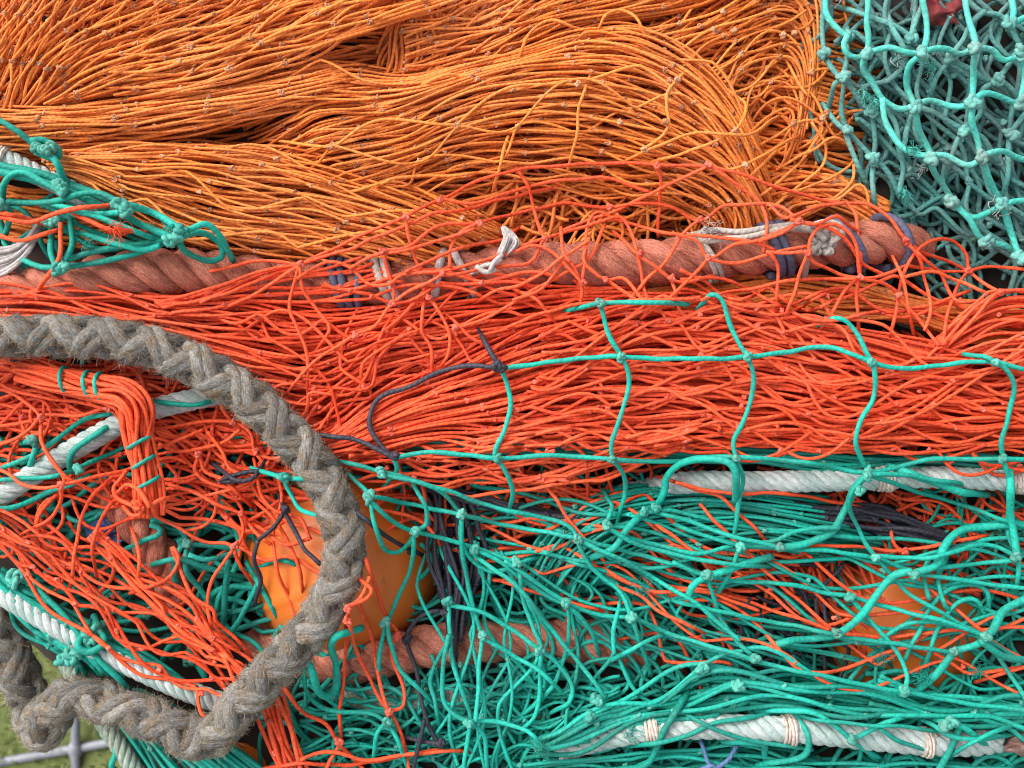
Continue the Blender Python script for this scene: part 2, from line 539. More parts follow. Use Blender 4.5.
def fibre(name, lo, hi, dirt=(0.2, 0.13, 0.09), dirt_amt=0.35, rough=0.6, twist=2, pitch=6.0, bump=0.5, spec=0.35, scale=22, fine=0.25, dist=0.0006, sheen=0.0, streak=0.0, fine_scale=260, fade=None, fade_amt=0.5):
    """twine and rope: strand-to-strand colour, patches of dirt and wear, and the lay of the yarn as relief"""
    m, nt, b = new_mat(name)
    N, Lk = nt.nodes.new, nt.links.new
    at = N('ShaderNodeAttribute'); at.attribute_name = 'tint'
    mix = N('ShaderNodeMix'); mix.data_type = 'RGBA'
    mix.inputs['A'].default_value = rgb(lo); mix.inputs['B'].default_value = rgb(hi)
    Lk(at.outputs['Fac'], mix.inputs['Factor'])
    tc = N('ShaderNodeTexCoord')
    no = N('ShaderNodeTexNoise'); no.inputs['Scale'].default_value = scale; no.inputs['Detail'].default_value = 5
    Lk(tc.outputs['Object'], no.inputs['Vector'])
    mr = N('ShaderNodeMapRange'); mr.inputs['From Min'].default_value = 0.45; mr.inputs['From Max'].default_value = 0.75
    mr.inputs['To Max'].default_value = dirt_amt
    Lk(no.outputs['Fac'], mr.inputs['Value'])
    m2 = N('ShaderNodeMix'); m2.data_type = 'RGBA'
    Lk(mr.outputs['Result'], m2.inputs['Factor']); Lk(mix.outputs['Result'], m2.inputs['A']); m2.inputs['B'].default_value = rgb(dirt)
    if fade:                                                # sun-bleached patches
        n5 = N('ShaderNodeTexNoise'); n5.inputs['Scale'].default_value = 9; n5.inputs['Detail'].default_value = 4
        Lk(tc.outputs['Object'], n5.inputs['Vector'])
        r5 = N('ShaderNodeMapRange'); r5.inputs['From Min'].default_value = 0.42; r5.inputs['From Max'].default_value = 0.72; r5.inputs['To Max'].default_value = fade_amt
        Lk(n5.outputs['Fac'], r5.inputs['Value'])
        m5 = N('ShaderNodeMix'); m5.data_type = 'RGBA'
        Lk(r5.outputs['Result'], m5.inputs['Factor']); Lk(m2.outputs['Result'], m5.inputs['A']); m5.inputs['B'].default_value = rgb(fade)
        m2 = m5
    nf = N('ShaderNodeTexNoise'); nf.inputs['Scale'].default_value = fine_scale; nf.inputs['Detail'].default_value = 3
    Lk(tc.outputs['Object'], nf.inputs['Vector'])
    mf = N('ShaderNodeMapRange'); mf.inputs['From Min'].default_value = 0.3; mf.inputs['From Max'].default_value = 0.7
    mf.inputs['To Min'].default_value = 1 - fine; mf.inputs['To Max'].default_value = 1 + fine * 0.6
    Lk(nf.outputs['Fac'], mf.inputs['Value'])
    uv = N('ShaderNodeUVMap')
    sx = N('ShaderNodeSeparateXYZ'); Lk(uv.outputs['UV'], sx.inputs[0])
    if streak:                                              # fibres running along the strand
        def mth(op, a, b_=None):
            q = N('ShaderNodeMath'); q.operation = op
            if hasattr(a, 'links'):
                Lk(a, q.inputs[0])
            else:
                q.inputs[0].default_value = a
            if b_ is not None:
                q.inputs[1].default_value = b_
            return q.outputs[0]
        av = mth('MULTIPLY', sx.outputs['Y'], 2 * math.pi)
        cb = N('ShaderNodeCombineXYZ')
        Lk(mth('MULTIPLY', sx.outputs['X'], 0.05), cb.inputs[0])
        Lk(mth('MULTIPLY', mth('COSINE', av), 3.2), cb.inputs[1])
        Lk(mth('MULTIPLY', mth('SINE', av), 3.2), cb.inputs[2])
        va = N('ShaderNodeVectorMath'); va.operation = 'ADD'
        Lk(cb.outputs[0], va.inputs[0])
        tint_off = N('ShaderNodeVectorMath'); tint_off.operation = 'SCALE'; tint_off.inputs['Scale'].default_value = 9.0
        Lk(at.outputs['Vector'], tint_off.inputs[0]); Lk(tint_off.outputs[0], va.inputs[1])
        ns = N('ShaderNodeTexNoise'); ns.inputs['Scale'].default_value = 2.6; ns.inputs['Detail'].default_value = 4; ns.inputs['Roughness'].default_value = 0.7
        Lk(va.outputs[0], ns.inputs['Vector'])
        ms = N('ShaderNodeMapRange'); ms.inputs['From Min'].default_value = 0.3; ms.inputs['From Max'].default_value = 0.7
        ms.inputs['To Min'].default_value = 1 - streak; ms.inputs['To Max'].default_value = 1 + 0.6 * streak
        Lk(ns.outputs['Fac'], ms.inputs['Value'])
        mm = N('ShaderNodeMath'); mm.operation = 'MULTIPLY'
        Lk(ms.outputs[0], mm.inputs[0]); Lk(mf.outputs[0], mm.inputs[1])
        mf = mm
    m3 = N('ShaderNodeVectorMath'); m3.operation = 'SCALE'
    Lk(m2.outputs['Result'], m3.inputs[0]); Lk(mf.outputs[0], m3.inputs['Scale'])
    Lk(m3.outputs['Vector'], b.inputs['Base Color'])
    b.inputs['Roughness'].default_value = rough
    b.inputs['Specular IOR Level'].default_value = spec
    if sheen:
        b.inputs['Sheen Weight'].default_value = sheen
    a = N('ShaderNodeMath'); a.operation = 'MULTIPLY'; a.inputs[1].default_value = 2 * math.pi / pitch; Lk(sx.outputs['X'], a.inputs[0])
    c = N('ShaderNodeMath'); c.operation = 'MULTIPLY'; c.inputs[1].default_value = 2 * math.pi * twist; Lk(sx.outputs['Y'], c.inputs[0])
    d = N('ShaderNodeMath'); d.operation = 'ADD'; Lk(a.outputs[0], d.inputs[0]); Lk(c.outputs[0], d.inputs[1])
    e = N('ShaderNodeMath'); e.operation = 'SINE'; Lk(d.outputs[0], e.inputs[0])
    f = N('ShaderNodeMath'); f.operation = 'MULTIPLY_ADD'; f.inputs[1].default_value = 0.5; Lk(e.outputs[0], f.inputs[0]); Lk((ns if streak else nf).outputs['Fac'], f.inputs[2])
    if streak:
        f.inputs[1].default_value = 0.12
    bp = N('ShaderNodeBump'); bp.inputs['Strength'].default_value = bump; bp.inputs['Distance'].default_value = dist
    Lk(f.outputs[0], bp.inputs['Height']); Lk(bp.outputs['Normal'], b.inputs['Normal'])
    return m

# ================================================================== MATERIALS
M_ORANGE = fibre('orange_twine', (0.66, 0.155, 0.024), (0.87, 0.270, 0.052), dirt=(0.40, 0.15, 0.06), dirt_amt=0.35, rough=0.68, spec=0.2, bump=0.35, fade=(0.87, 0.31, 0.10), fade_amt=0.5)
M_ORANGE_KNOT = fibre('orange_knot', (0.44, 0.17, 0.075), (0.62, 0.31, 0.17), dirt=(0.27, 0.17, 0.11), dirt_amt=0.5, rough=0.8, spec=0.2)
M_CORAL = fibre('coral_twine', (0.70, 0.058, 0.017), (0.89, 0.115, 0.038), dirt=(0.45, 0.07, 0.035), dirt_amt=0.3, rough=0.68, spec=0.2, pitch=7, bump=0.4, fade=(0.87, 0.155, 0.07), fade_amt=0.5)
M_CORAL_KNOT = fibre('coral_knot', (0.66, 0.085, 0.045), (0.80, 0.15, 0.09), dirt=(0.4, 0.1, 0.07), dirt_amt=0.4, rough=0.65)
M_GREEN = fibre('green_twine', (0.004, 0.18, 0.130), (0.012, 0.42, 0.315), dirt=(0.045, 0.13, 0.11), dirt_amt=0.55, rough=0.62, spec=0.25, bump=0.3, fade=(0.04, 0.44, 0.36), fade_amt=0.35)
M_GREEN_KNOT = fibre('green_knot', (0.03, 0.26, 0.20), (0.09, 0.42, 0.33), dirt=(0.12, 0.17, 0.14), dirt_amt=0.6, rough=0.7)
M_TEAL = fibre('teal_twine', (0.045, 0.40, 0.32), (0.09, 0.56, 0.46), dirt=(0.17, 0.31, 0.28), dirt_amt=0.7, rough=0.75, spec=0.2, twist=3, pitch=9, bump=0.4, fade=(0.16, 0.50, 0.43))
M_TEAL_DULL = fibre('dull_teal_twine', (0.06, 0.17, 0.16), (0.10, 0.34, 0.30), dirt=(0.17, 0.19, 0.18), dirt_amt=0.75, rough=0.85, spec=0.15, bump=0.4, fade=(0.19, 0.34, 0.31))  # greyer, darker teal for the deeper strands
M_TEAL_KNOT = fibre('teal_knot', (0.09, 0.27, 0.24), (0.14, 0.40, 0.35), dirt=(0.22, 0.24, 0.22), dirt_amt=0.7, rough=0.75)
M_DARK = fibre('dark_twine', (0.018, 0.018, 0.028), (0.045, 0.042, 0.06), dirt=(0.06, 0.04, 0.04), dirt_amt=0.4, rough=0.6)
M_GREY = fibre('grey_rope', (0.165, 0.16, 0.155), (0.46, 0.435, 0.39), dirt=(0.30, 0.19, 0.09), dirt_amt=0.85, rough=0.9, twist=5, pitch=16, bump=1.0, scale=95, fine=0.4, dist=0.003, spec=0.1, streak=0.6, fine_scale=500)
M_GREY_FUZZ = fibre('grey_rope_fibre', (0.26, 0.20, 0.13), (0.52, 0.45, 0.35), dirt=(0.36, 0.23, 0.11), dirt_amt=0.6, rough=0.9, spec=0.1, bump=0)
M_PINK = fibre('faded_red_rope', (0.54, 0.155, 0.095), (0.72, 0.27, 0.18), dirt=(0.27, 0.10, 0.07), dirt_amt=0.55, rough=0.85, twist=7, pitch=30, bump=1.0, dist=0.003, spec=0.12, scale=34, streak=0.45, fine_scale=500)
M_PINK_FUZZ = fibre('faded_red_fibre', (0.28, 0.09, 0.06), (0.55, 0.2, 0.14), rough=0.9, spec=0.1, bump=0)
M_WHITE = fibre('white_rope', (0.44, 0.53, 0.50), (0.68, 0.72, 0.69), dirt=(0.17, 0.40, 0.34), dirt_amt=0.55, rough=0.75, twist=6, pitch=26, bump=0.8, dist=0.002, fine=0.18, scale=30, streak=0.32)
M_PALE = fibre('pale_green_rope', (0.30, 0.36, 0.28), (0.46, 0.50, 0.40), dirt=(0.18, 0.33, 0.26), dirt_amt=0.5, rough=0.7, twist=6, pitch=22, bump=0.6, dist=0.0015, streak=0.35)
M_WHIP = fibre('cream_twine', (0.45, 0.36, 0.30), (0.58, 0.50, 0.43), dirt=(0.3, 0.22, 0.16), dirt_amt=0.4, rough=0.8)
M_LILAC = fibre('purple_grey_twine', (0.045, 0.045, 0.085), (0.10, 0.10, 0.165), dirt=(0.07, 0.07, 0.085), dirt_amt=0.6, rough=0.65, fine=0.25)
M_GREYTIE = fibre('grey_twine', (0.30, 0.27, 0.24), (0.46, 0.42, 0.37), dirt=(0.2, 0.15, 0.11), dirt_amt=0.6, rough=0.85)
M_RAG = fibre('white_cloth', (0.46, 0.41, 0.39), (0.62, 0.58, 0.56), dirt=(0.36, 0.27, 0.22), dirt_amt=0.5, rough=0.85, bump=0.5, streak=0.4, dist=0.0015)
M_RAGPINK = fibre('pink_cloth', (0.42, 0.24, 0.20), (0.5, 0.3, 0.25), dirt=(0.3, 0.2, 0.16), dirt_amt=0.5, rough=0.9, bump=0)
M_BLUE = fibre('blue_twine', (0.06, 0.13, 0.28), (0.12, 0.22, 0.42), dirt=(0.08, 0.1, 0.14), dirt_amt=0.5, rough=0.7)
M_RED = fibre('red_cloth', (0.18, 0.012, 0.018), (0.26, 0.02, 0.03), rough=0.85)


def float_mat():
    m, nt, b = new_mat('orange_plastic')
    N, Lk = nt.nodes.new, nt.links.new
    tc = N('ShaderNodeTexCoord')
    no = N('ShaderNodeTexNoise'); no.inputs['Scale'].default_value = 9; no.inputs['Detail'].default_value = 6
    Lk(tc.outputs['Object'], no.inputs['Vector'])
    cr = N('ShaderNodeValToRGB')
    cr.color_ramp.elements[0].position = 0.3; cr.color_ramp.elements[0].color = (0.60, 0.130, 0.014, 1)
    cr.color_ramp.elements[1].position = 0.75; cr.color_ramp.elements[1].color = (0.70, 0.180, 0.028, 1)
    Lk(no.outputs['Fac'], cr.inputs['Fac'])
    sp = N('ShaderNodeTexNoise'); sp.inputs['Scale'].default_value = 70; sp.inputs['Detail'].default_value = 4
    Lk(tc.outputs['Object'], sp.inputs['Vector'])
    mr = N('ShaderNodeMapRange'); mr.inputs['From Min'].default_value = 0.62; mr.inputs['From Max'].default_value = 0.72; mr.inputs['To Max'].default_value = 0.55
    Lk(sp.outputs['Fac'], mr.inputs['Value'])
    mx = N('ShaderNodeMix'); mx.data_type = 'RGBA'; Lk(mr.outputs['Result'], mx.inputs['Factor'])
    Lk(cr.outputs['Color'], mx.inputs['A']); mx.inputs['B'].default_value = (0.34, 0.10, 0.03, 1)
    Lk(mx.outputs['Result'], b.inputs['Base Color'])
    b.inputs['Roughness'].default_value = 0.4
    b.inputs['Specular IOR Level'].default_value = 0.3
    b.inputs['Subsurface Weight'].default_value = 0.0
    bp = N('ShaderNodeBump'); bp.inputs['Strength'].default_value = 0.15; bp.inputs['Distance'].default_value = 0.001
    Lk(sp.outputs['Fac'], bp.inputs['Height']); Lk(bp.outputs['Normal'], b.inputs['Normal'])
    return m


def simple_mat(name, a, b_, scale=20, rough=0.7, metal=0.0, bump=0.3):
    m, nt, b = new_mat(name)
    N, Lk = nt.nodes.new, nt.links.new
    tc = N('ShaderNodeTexCoord')
    no = N('ShaderNodeTexNoise'); no.inputs['Scale'].default_value = scale; no.inputs['Detail'].default_value = 8
    Lk(tc.outputs['Object'], no.inputs['Vector'])
    cr = N('ShaderNodeValToRGB')
    cr.color_ramp.elements[0].position = 0.35; cr.color_ramp.elements[0].color = rgb(a)
    cr.color_ramp.elements[1].position = 0.65; cr.color_ramp.elements[1].color = rgb(b_)
    Lk(no.outputs['Fac'], cr.inputs['Fac']); Lk(cr.outputs['Color'], b.inputs['Base Color'])
    b.inputs['Roughness'].default_value = rough
    b.inputs['Metallic'].default_value = metal
    if bump:
        bp = N('ShaderNodeBump'); bp.inputs['Strength'].default_value = bump; bp.inputs['Distance'].default_value = 0.004
        Lk(no.outputs['Fac'], bp.inputs['Height']); Lk(bp.outputs['Normal'], b.inputs['Normal'])
    return m


M_FLOAT = float_mat()
M_CORE = simple_mat('gap_shade_filler', (0.010, 0.012, 0.010), (0.045, 0.022, 0.014), scale=24, rough=0.9, bump=0.8)  # heap filler; its dark colour stands in for shade in the gaps between nets
M_SOIL = simple_mat('turf', (0.105, 0.135, 0.034), (0.135, 0.16, 0.048), scale=9, rough=0.95, bump=0.05)
M_METAL = simple_mat('galvanised_steel', (0.20, 0.21, 0.235), (0.27, 0.28, 0.31), scale=40, rough=0.6, metal=0.3, bump=0.1)


def grass_mat():
    m, nt, b = new_mat('grass_blades')
    at = nt.nodes.new('ShaderNodeAttribute'); at.attribute_name = 'tint'
    cr = nt.nodes.new('ShaderNodeValToRGB')
    cr.color_ramp.elements[0].color = (0.105, 0.14, 0.032, 1)
    cr.color_ramp.elements[1].color = (0.17, 0.19, 0.06, 1)
    nt.links.new(at.outputs['Fac'], cr.inputs['Fac']); nt.links.new(cr.outputs['Color'], b.inputs['Base Color'])
    b.inputs['Roughness'].default_value = 0.6
    return m


M_GRASS = grass_mat()

# ================================================================== GROUND, GRASS, STEEL BARS
def sheet(name, verts, faces, mat):
    me = bpy.data.meshes.new(name)
    me.from_pydata([tuple(v) for v in verts], [], [tuple(f) for f in faces])
    me.materials.append(mat)
    me.update()
    o = bpy.data.objects.new(name, me)
    COL.objects.link(o)
    return o


g = sheet('ground', [(-40, -40, 0), (40, -40, 0), (40, 40, 0), (-40, 40, 0)], [(0, 1, 2, 3)], M_SOIL)
tag(g, kind='structure')

rng = np.random.RandomState(11)
nb = 42000
gx = rng.uniform(-1.75, 0.35, nb); gy = rng.uniform(-1.0, 0.7, nb)
ga = rng.uniform(0, 6.28, nb); gl = rng.uniform(0.008, 0.02, nb); ln = rng.uniform(0.1, 1.0, nb); gw = rng.uniform(0.0008, 0.0016, nb)
d = np.stack([np.cos(ga), np.sin(ga), np.zeros(nb)], -1)
sd = np.stack([-np.sin(ga), np.cos(ga), np.zeros(nb)], -1)
b0 = np.stack([gx, gy, np.full(nb, 0.002)], -1)
mid = b0 + d * (gl * ln * 0.3)[:, None] + np.array([0, 0, 1.0]) * (gl * 0.6)[:, None]
tip = b0 + d * (gl * ln)[:, None] + np.array([0, 0, 1.0]) * (gl * 0.85)[:, None]
V = np.stack([b0 - sd * gw[:, None], b0 + sd * gw[:, None], mid - sd * gw[:, None] * 0.8, mid + sd * gw[:, None] * 0.8, tip], 1).reshape(-1, 3)
me = bpy.data.meshes.new('grass')
i5 = np.arange(nb) * 5
F = [q for k in i5 for q in ((k, k + 1, k + 3, k + 2), (k + 2, k + 3, k + 4))]
me.from_pydata([tuple(v) for v in V], [], F)
at = me.attributes.new('tint', 'FLOAT', 'POINT')
pat = 0.5 + 0.5 * np.sin(gx * 9 + 2 * np.sin(gy * 7)) * np.sin(gy * 11 + gx * 3)
at.data.foreach_set('value', np.repeat(np.clip(0.55 * pat + 0.45 * rng.uniform(0, 1, nb), 0, 1), 5).astype(np.float32))
me.materials.append(M_GRASS)
gr = bpy.data.objects.new('grass', me); COL.objects.link(gr)
tag(gr, 'short green lawn grass below the heap of nets', 'grass', kind='stuff')

t = thing('metal_frame', 75, 735, -400, 'galvanised steel tube frame crossing above the grass beneath the nets', 'metal frame')


def bar(name, a, b, r, parent, sides=14):
    tm = Tubes()
    p = np.linspace(np.array(a, float), np.array(b, float), 12)
    tm.add(P(p)[None], r / 1000, sides=sides)
    return tm.build(name, [M_METAL], parent)


HB = -405
bar('upright_bar', (75.5, 560, HB + 6), (75.5, 980, HB + 6), 6.2, t)
bar('cross_bar', (-420, 838, HB), (240, 719, HB), 6.4, t)
tm = Tubes()
p = np.linspace(np.array([75.5, 741, HB + 3.]), np.array([75.5, 757, HB + 3.]), 9)
tm.add(P(p)[None], np.array([[6.5, 8.5, 9.5, 10, 10, 10, 9.5, 8.5, 6.5]]) / 1000, sides=14)
tm.build('collar', [M_METAL], t)


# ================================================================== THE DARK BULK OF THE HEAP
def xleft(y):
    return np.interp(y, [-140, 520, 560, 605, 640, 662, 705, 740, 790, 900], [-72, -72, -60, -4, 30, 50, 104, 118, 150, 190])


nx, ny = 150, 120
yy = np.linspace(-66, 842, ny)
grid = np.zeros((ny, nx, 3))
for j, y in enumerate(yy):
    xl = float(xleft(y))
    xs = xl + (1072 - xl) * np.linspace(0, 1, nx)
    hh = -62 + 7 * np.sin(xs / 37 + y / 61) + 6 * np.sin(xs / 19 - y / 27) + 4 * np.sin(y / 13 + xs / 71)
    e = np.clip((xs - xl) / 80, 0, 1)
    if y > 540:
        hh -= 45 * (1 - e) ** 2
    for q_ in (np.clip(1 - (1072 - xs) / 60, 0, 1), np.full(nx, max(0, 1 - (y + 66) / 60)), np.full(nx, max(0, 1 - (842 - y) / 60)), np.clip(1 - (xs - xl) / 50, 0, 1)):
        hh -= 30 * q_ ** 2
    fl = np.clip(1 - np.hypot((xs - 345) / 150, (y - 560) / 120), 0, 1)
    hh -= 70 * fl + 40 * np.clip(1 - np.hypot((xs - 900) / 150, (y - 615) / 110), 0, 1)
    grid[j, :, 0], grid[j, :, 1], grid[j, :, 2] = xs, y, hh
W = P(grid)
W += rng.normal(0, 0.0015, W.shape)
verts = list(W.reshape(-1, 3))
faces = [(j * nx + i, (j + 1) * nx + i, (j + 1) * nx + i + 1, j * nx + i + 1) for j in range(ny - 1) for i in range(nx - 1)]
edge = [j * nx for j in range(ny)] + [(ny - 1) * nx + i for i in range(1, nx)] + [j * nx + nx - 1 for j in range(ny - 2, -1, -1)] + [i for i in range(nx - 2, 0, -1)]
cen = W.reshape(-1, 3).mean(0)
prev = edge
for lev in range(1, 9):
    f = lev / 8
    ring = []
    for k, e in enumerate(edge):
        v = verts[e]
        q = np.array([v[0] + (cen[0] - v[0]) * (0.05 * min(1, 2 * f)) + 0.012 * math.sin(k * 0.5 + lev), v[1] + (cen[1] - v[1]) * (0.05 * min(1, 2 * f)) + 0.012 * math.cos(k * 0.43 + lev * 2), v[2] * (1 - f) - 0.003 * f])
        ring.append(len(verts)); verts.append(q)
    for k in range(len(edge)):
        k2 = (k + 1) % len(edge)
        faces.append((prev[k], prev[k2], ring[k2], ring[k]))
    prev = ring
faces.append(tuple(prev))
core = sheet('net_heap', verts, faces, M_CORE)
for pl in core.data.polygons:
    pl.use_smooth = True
tag(core, 'filler bulk of the heap underneath all the coloured nets, painted dark for the shaded gaps', 'net heap')
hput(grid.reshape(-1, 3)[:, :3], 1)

# ================================================================== FLOATS (buried in the nets)
def net_float(name, x, y, h, R, label, tilt):
    bm_v, bm_f = [], []
    nu, nv = 96, 64
    for j in range(nv + 1):
        th = math.pi * j / nv
        for i in range(nu):
            ph = 2 * math.pi * i / nu
            rr = R
            z = math.cos(th)
            rr += 0.018 * R * math.exp(-((z) / 0.022) ** 2)              # the moulding seam
            rr -= 0.05 * R * math.exp(-((abs(z) - 1.0) / 0.04) ** 2)
            bm_v.append((rr * math.sin(th) * math.cos(ph) / 1000, rr * math.sin(th) * math.sin(ph) / 1000, rr * z / 1000))
    for j in range(nv):
        for i in range(nu):
            i2 = (i + 1) % nu
            bm_f.append((j * nu + i, (j + 1) * nu + i, (j + 1) * nu + i2, j * nu + i2))
    root = thing(name, x, y, h, label, 'float', 'orange floats buried in the nets')
    o = sheet('shell', bm_v, bm_f, M_FLOAT)
    for pl in o.data.polygons:
        pl.use_smooth = True
    o.parent = root
    root.rotation_euler = tilt
    # the moulded eye the float is tied by
    me = bpy.data.meshes.new('eye')
    ev, ef = [], []
    for i in range(24):
        a = 2 * math.pi * i / 24
        for k in range(10):
            b = 2 * math.pi * k / 10
            q = R * (0.16 + 0.055 * math.cos(b))
            ev.append((q * math.cos(a) / 1000, R * 0.055 * math.sin(b) / 1000, (R * 1.06 + q * math.sin(a)) / 1000))
    for i in range(24):
        for k in range(10):
            ef.append((i * 10 + k, ((i + 1) % 24) * 10 + k, ((i + 1) % 24) * 10 + (k + 1) % 10, i * 10 + (k + 1) % 10))
    e = sheet('eye', ev, ef, M_FLOAT)
    for pl in e.data.polygons:
        pl.use_smooth = True
    e.parent = root
    a = np.linspace(0, 2 * math.pi, 40)
    for q in np.linspace(0.05, 1, 24):
        hput(np.column_stack([x + R * q * np.cos(a), y + R * q * np.sin(a), np.full(40, h + R * math.sqrt(max(0, 1 - q * q)))]), 3)
    return root


net_float('net_float', 346, 556, -102, 109, 'shiny orange plastic float ringed by the thick grey rope', (1.9, 0.3, 0.6))
net_float('net_float', 890, 618, -114, 96, 'orange plastic float half buried under green twine above the whipped white rope', (2.2, -0.4, 0.3))
net_float('net_float', 236, 786, -92, 60, 'orange float barely showing under coral twine at the bottom edge of the heap', (2.0, 0.6, 0.1))

# ================================================================== ORANGE NET
orange = thing('fishing_net', 420, 120, 0, 'tawny orange fine twine net gathered in thick folds along the top', 'fishing net', 'heaped fishing nets')


def part(name, mats, parent, fn, label=None):
    tm = Tubes()
    fn(tm)
    o = tm.build(name, mats, parent)
    if label:
        o['label'] = label
    return o


def frays(name, mats, parent, pts, **k):
    for q in pts:
        part(name, mats, parent, lambda tm: fray(tm, [q], **k))


OM = [M_ORANGE, M_ORANGE_KNOT]


def o_under(tm):
    fold(tm, [[(-90, -60), (300, -80), (700, -60), (820, -60), (884, -58, -22)], [(-90, 40), (300, 20), (600, 20), (815, 40), (884, 50, -22)], [(-90, 150), (300, 120), (600, 110), (815, 130), (884, 140, -22)], [(-60, 230), (300, 250), (600, 220), (835, 225), (890, 228, -22)]],
         60, layers=3, th=12, mesh=70, h0=-46, bulge=0, seed=41, wander=6, knot=False)
    tangle(tm, (400, -40, 830, 230), 260, 120, 1.7, (-46, -28), ang=-0.3, spread=0.5, seed=5)
    fold(tm, [[(398, 12), (390, 45), (376, 84)], [(412, 10), (408, 45), (396, 86)], [(428, 10), (428, 45), (416, 84)], [(446, 14), (446, 45), (438, 80)]], 16, layers=2, th=8, mesh=60, h0=-18, bulge=0, wander=2, seed=42, knot=False)


part('bottom_layer', OM, orange, o_under)


def o_top_right(tm):
    fold(tm, [[(400, 24), (470, 2), (540, -25), (600, -60)], [(405, 45), (455, 34), (510, 16), (570, -2), (640, -30)], [(405, 66), (450, 52), (510, 33), (570, 16), (630, 2), (700, -20)], [(410, 84), (470, 62), (530, 48), (590, 26), (650, 16), (710, 0), (770, -20)]],
         18, layers=5, th=32, mesh=62, h0=-10, bulge=6, seed=43, ksize=2.1, r=1.45, wander=5, bow=4, zig=1.1)
    fold(tm, [[(640, 30), (700, 8), (745, -12, -3), (785, -20, -18), (818, -10, -29), (826, 40, -32), (822, 95, -31)], [(665, 46), (715, 26), (760, 8, -9), (795, 4, -21), (812, 30, -27), (816, 70, -29), (812, 118, -27)], [(700, 62), (742, 44, -2), (775, 28, -14), (800, 36, -23), (810, 70, -27), (806, 112, -25), (798, 148, -22)],
              [(728, 88), (758, 66, -8), (785, 56, -18), (802, 72, -24), (803, 105, -24), (795, 140, -21), (785, 165, -18)], [(750, 120, -5), (770, 95, -12), (790, 88, -19), (799, 104, -23), (796, 132, -21), (784, 160, -17), (770, 180, -12)]],
         17, layers=4, th=32, mesh=50, h0=-12, bulge=2, seed=44, ksize=2.1, r=1.45, wander=4, bow=4, zig=1.05)
    fold(tm, [[(770, -50, -12), (800, -10, -23), (822, 40, -31), (824, 100, -32)], [(745, -30, -3), (780, 20, -16), (806, 70, -25), (812, 130, -27)], [(720, 0), (760, 50, -9), (785, 100, -18), (800, 160, -23)]], 14, layers=2, th=10, mesh=60, h0=-36, bulge=0, seed=45, wander=4)


part('gathered_fold', OM, orange, o_top_right)

F3G = [[(235, 92, -22), (290, 77, -4), (330, 67), (400, 76), (460, 65), (520, 52), (570, 36), (620, 28), (665, 36), (705, 58), (738, 95), (760, 140), (778, 190)],
       [(240, 118, -30), (290, 98, -8), (320, 88), (400, 86), (470, 74), (530, 58), (590, 44), (640, 44), (695, 68), (732, 108), (756, 152), (776, 204)],
       [(250, 142, -36), (296, 122, -12), (322, 111), (390, 104), (460, 88), (530, 70), (600, 60), (655, 66), (702, 94), (735, 134), (758, 176), (774, 215)],
       [(262, 158, -36), (304, 144, -12), (330, 137), (400, 125), (460, 106), (530, 88), (600, 80), (660, 88), (706, 118), (738, 156), (758, 192), (772, 226)],
       [(275, 168, -34), (320, 160, -10), (350, 154), (410, 145), (460, 128), (530, 110), (600, 104), (660, 112), (708, 140), (740, 172), (758, 204), (768, 236)],
       [(310, 186), (385, 170), (430, 155), (480, 142), (540, 130), (600, 128), (660, 138), (706, 160), (738, 186), (752, 214), (755, 244)],
       [(360, 196), (430, 178), (480, 168), (540, 158), (600, 155), (655, 162), (700, 180), (725, 202), (735, 226), (730, 248)],
       [(400, 214), (470, 198), (540, 190), (600, 188), (650, 192), (690, 206), (710, 224), (712, 246)]]
part('gathered_fold', OM, orange, lambda tm: fold(tm, ksize=2.2, guides=F3G, n=34, layers=4, th=32, mesh=86, r=1.42, h0=10, bulge=32, seed=46, wander=2.4, bow=1.8, bowh=4, zig=1.35, tuck=24, skew=0.10))

part('gathered_fold', OM, orange, lambda tm: fold(tm, ksize=2.2, guides=[
    [(-70, 106), (50, 104), (130, 99), (200, 90), (270, 78), (340, 66), (368, 66)], [(-70, 118), (55, 115), (130, 111), (200, 102), (268, 91), (340, 77), (366, 78)],
    [(-70, 130), (60, 127), (130, 124), (200, 114), (265, 104), (340, 90), (362, 90)], [(-60, 150), (50, 147), (120, 144), (180, 135), (250, 121), (330, 106), (355, 104)]],
    n=15, layers=4, th=28, mesh=82, r=1.42, h0=12, bulge=22, seed=47, wander=1.6, bow=1.4, bowh=3, zig=1.3, tuck=30, skew=0.08))

F1G = [[(-110, 130), (-60, 60), (-30, 0), (0, -60)], [(-60, 130), (-20, 70), (15, 5), (50, -60)], [(-14, 124), (12, 72), (48, 8), (95, -55)], [(12, 112), (48, 58), (108, 6), (175, -50)], [(30, 106), (88, 62), (168, 26), (265, -14), (340, -45)],
       [(45, 104), (110, 82), (190, 56), (280, 24), (370, -5), (430, -30)], [(55, 106), (130, 92), (200, 79), (258, 66), (322, 48), (374, 24), (432, 6), (490, -16)]]
part('gathered_fold', OM, orange, lambda tm: fold(tm, ksize=2.2, guides=F1G, n=36, layers=4, th=32, mesh=66, r=1.42, h0=12, bulge=10, seed=48, wander=2.6, bow=2.2, bowh=4, zig=1.35, tuck=14, skew=0.08))
part('gathered_fold', OM, orange, lambda tm: fold(tm, ksize=2.2, guides=[[(90, 60), (190, 28), (290, -8), (380, -40)], [(100, 78), (185, 58), (262, 30), (340, 4), (420, -20)], [(110, 92), (190, 78), (262, 50), (330, 36), (390, 14), (450, -6)], [(130, 100), (200, 90), (265, 72), (325, 52), (374, 30), (430, 10), (490, -10)]],
     n=11, layers=2, th=8, mesh=74, h0=20, bulge=4, seed=49, wander=4, bow=4.5, bowh=5, zig=1.15, r=1.6, tuck=14))

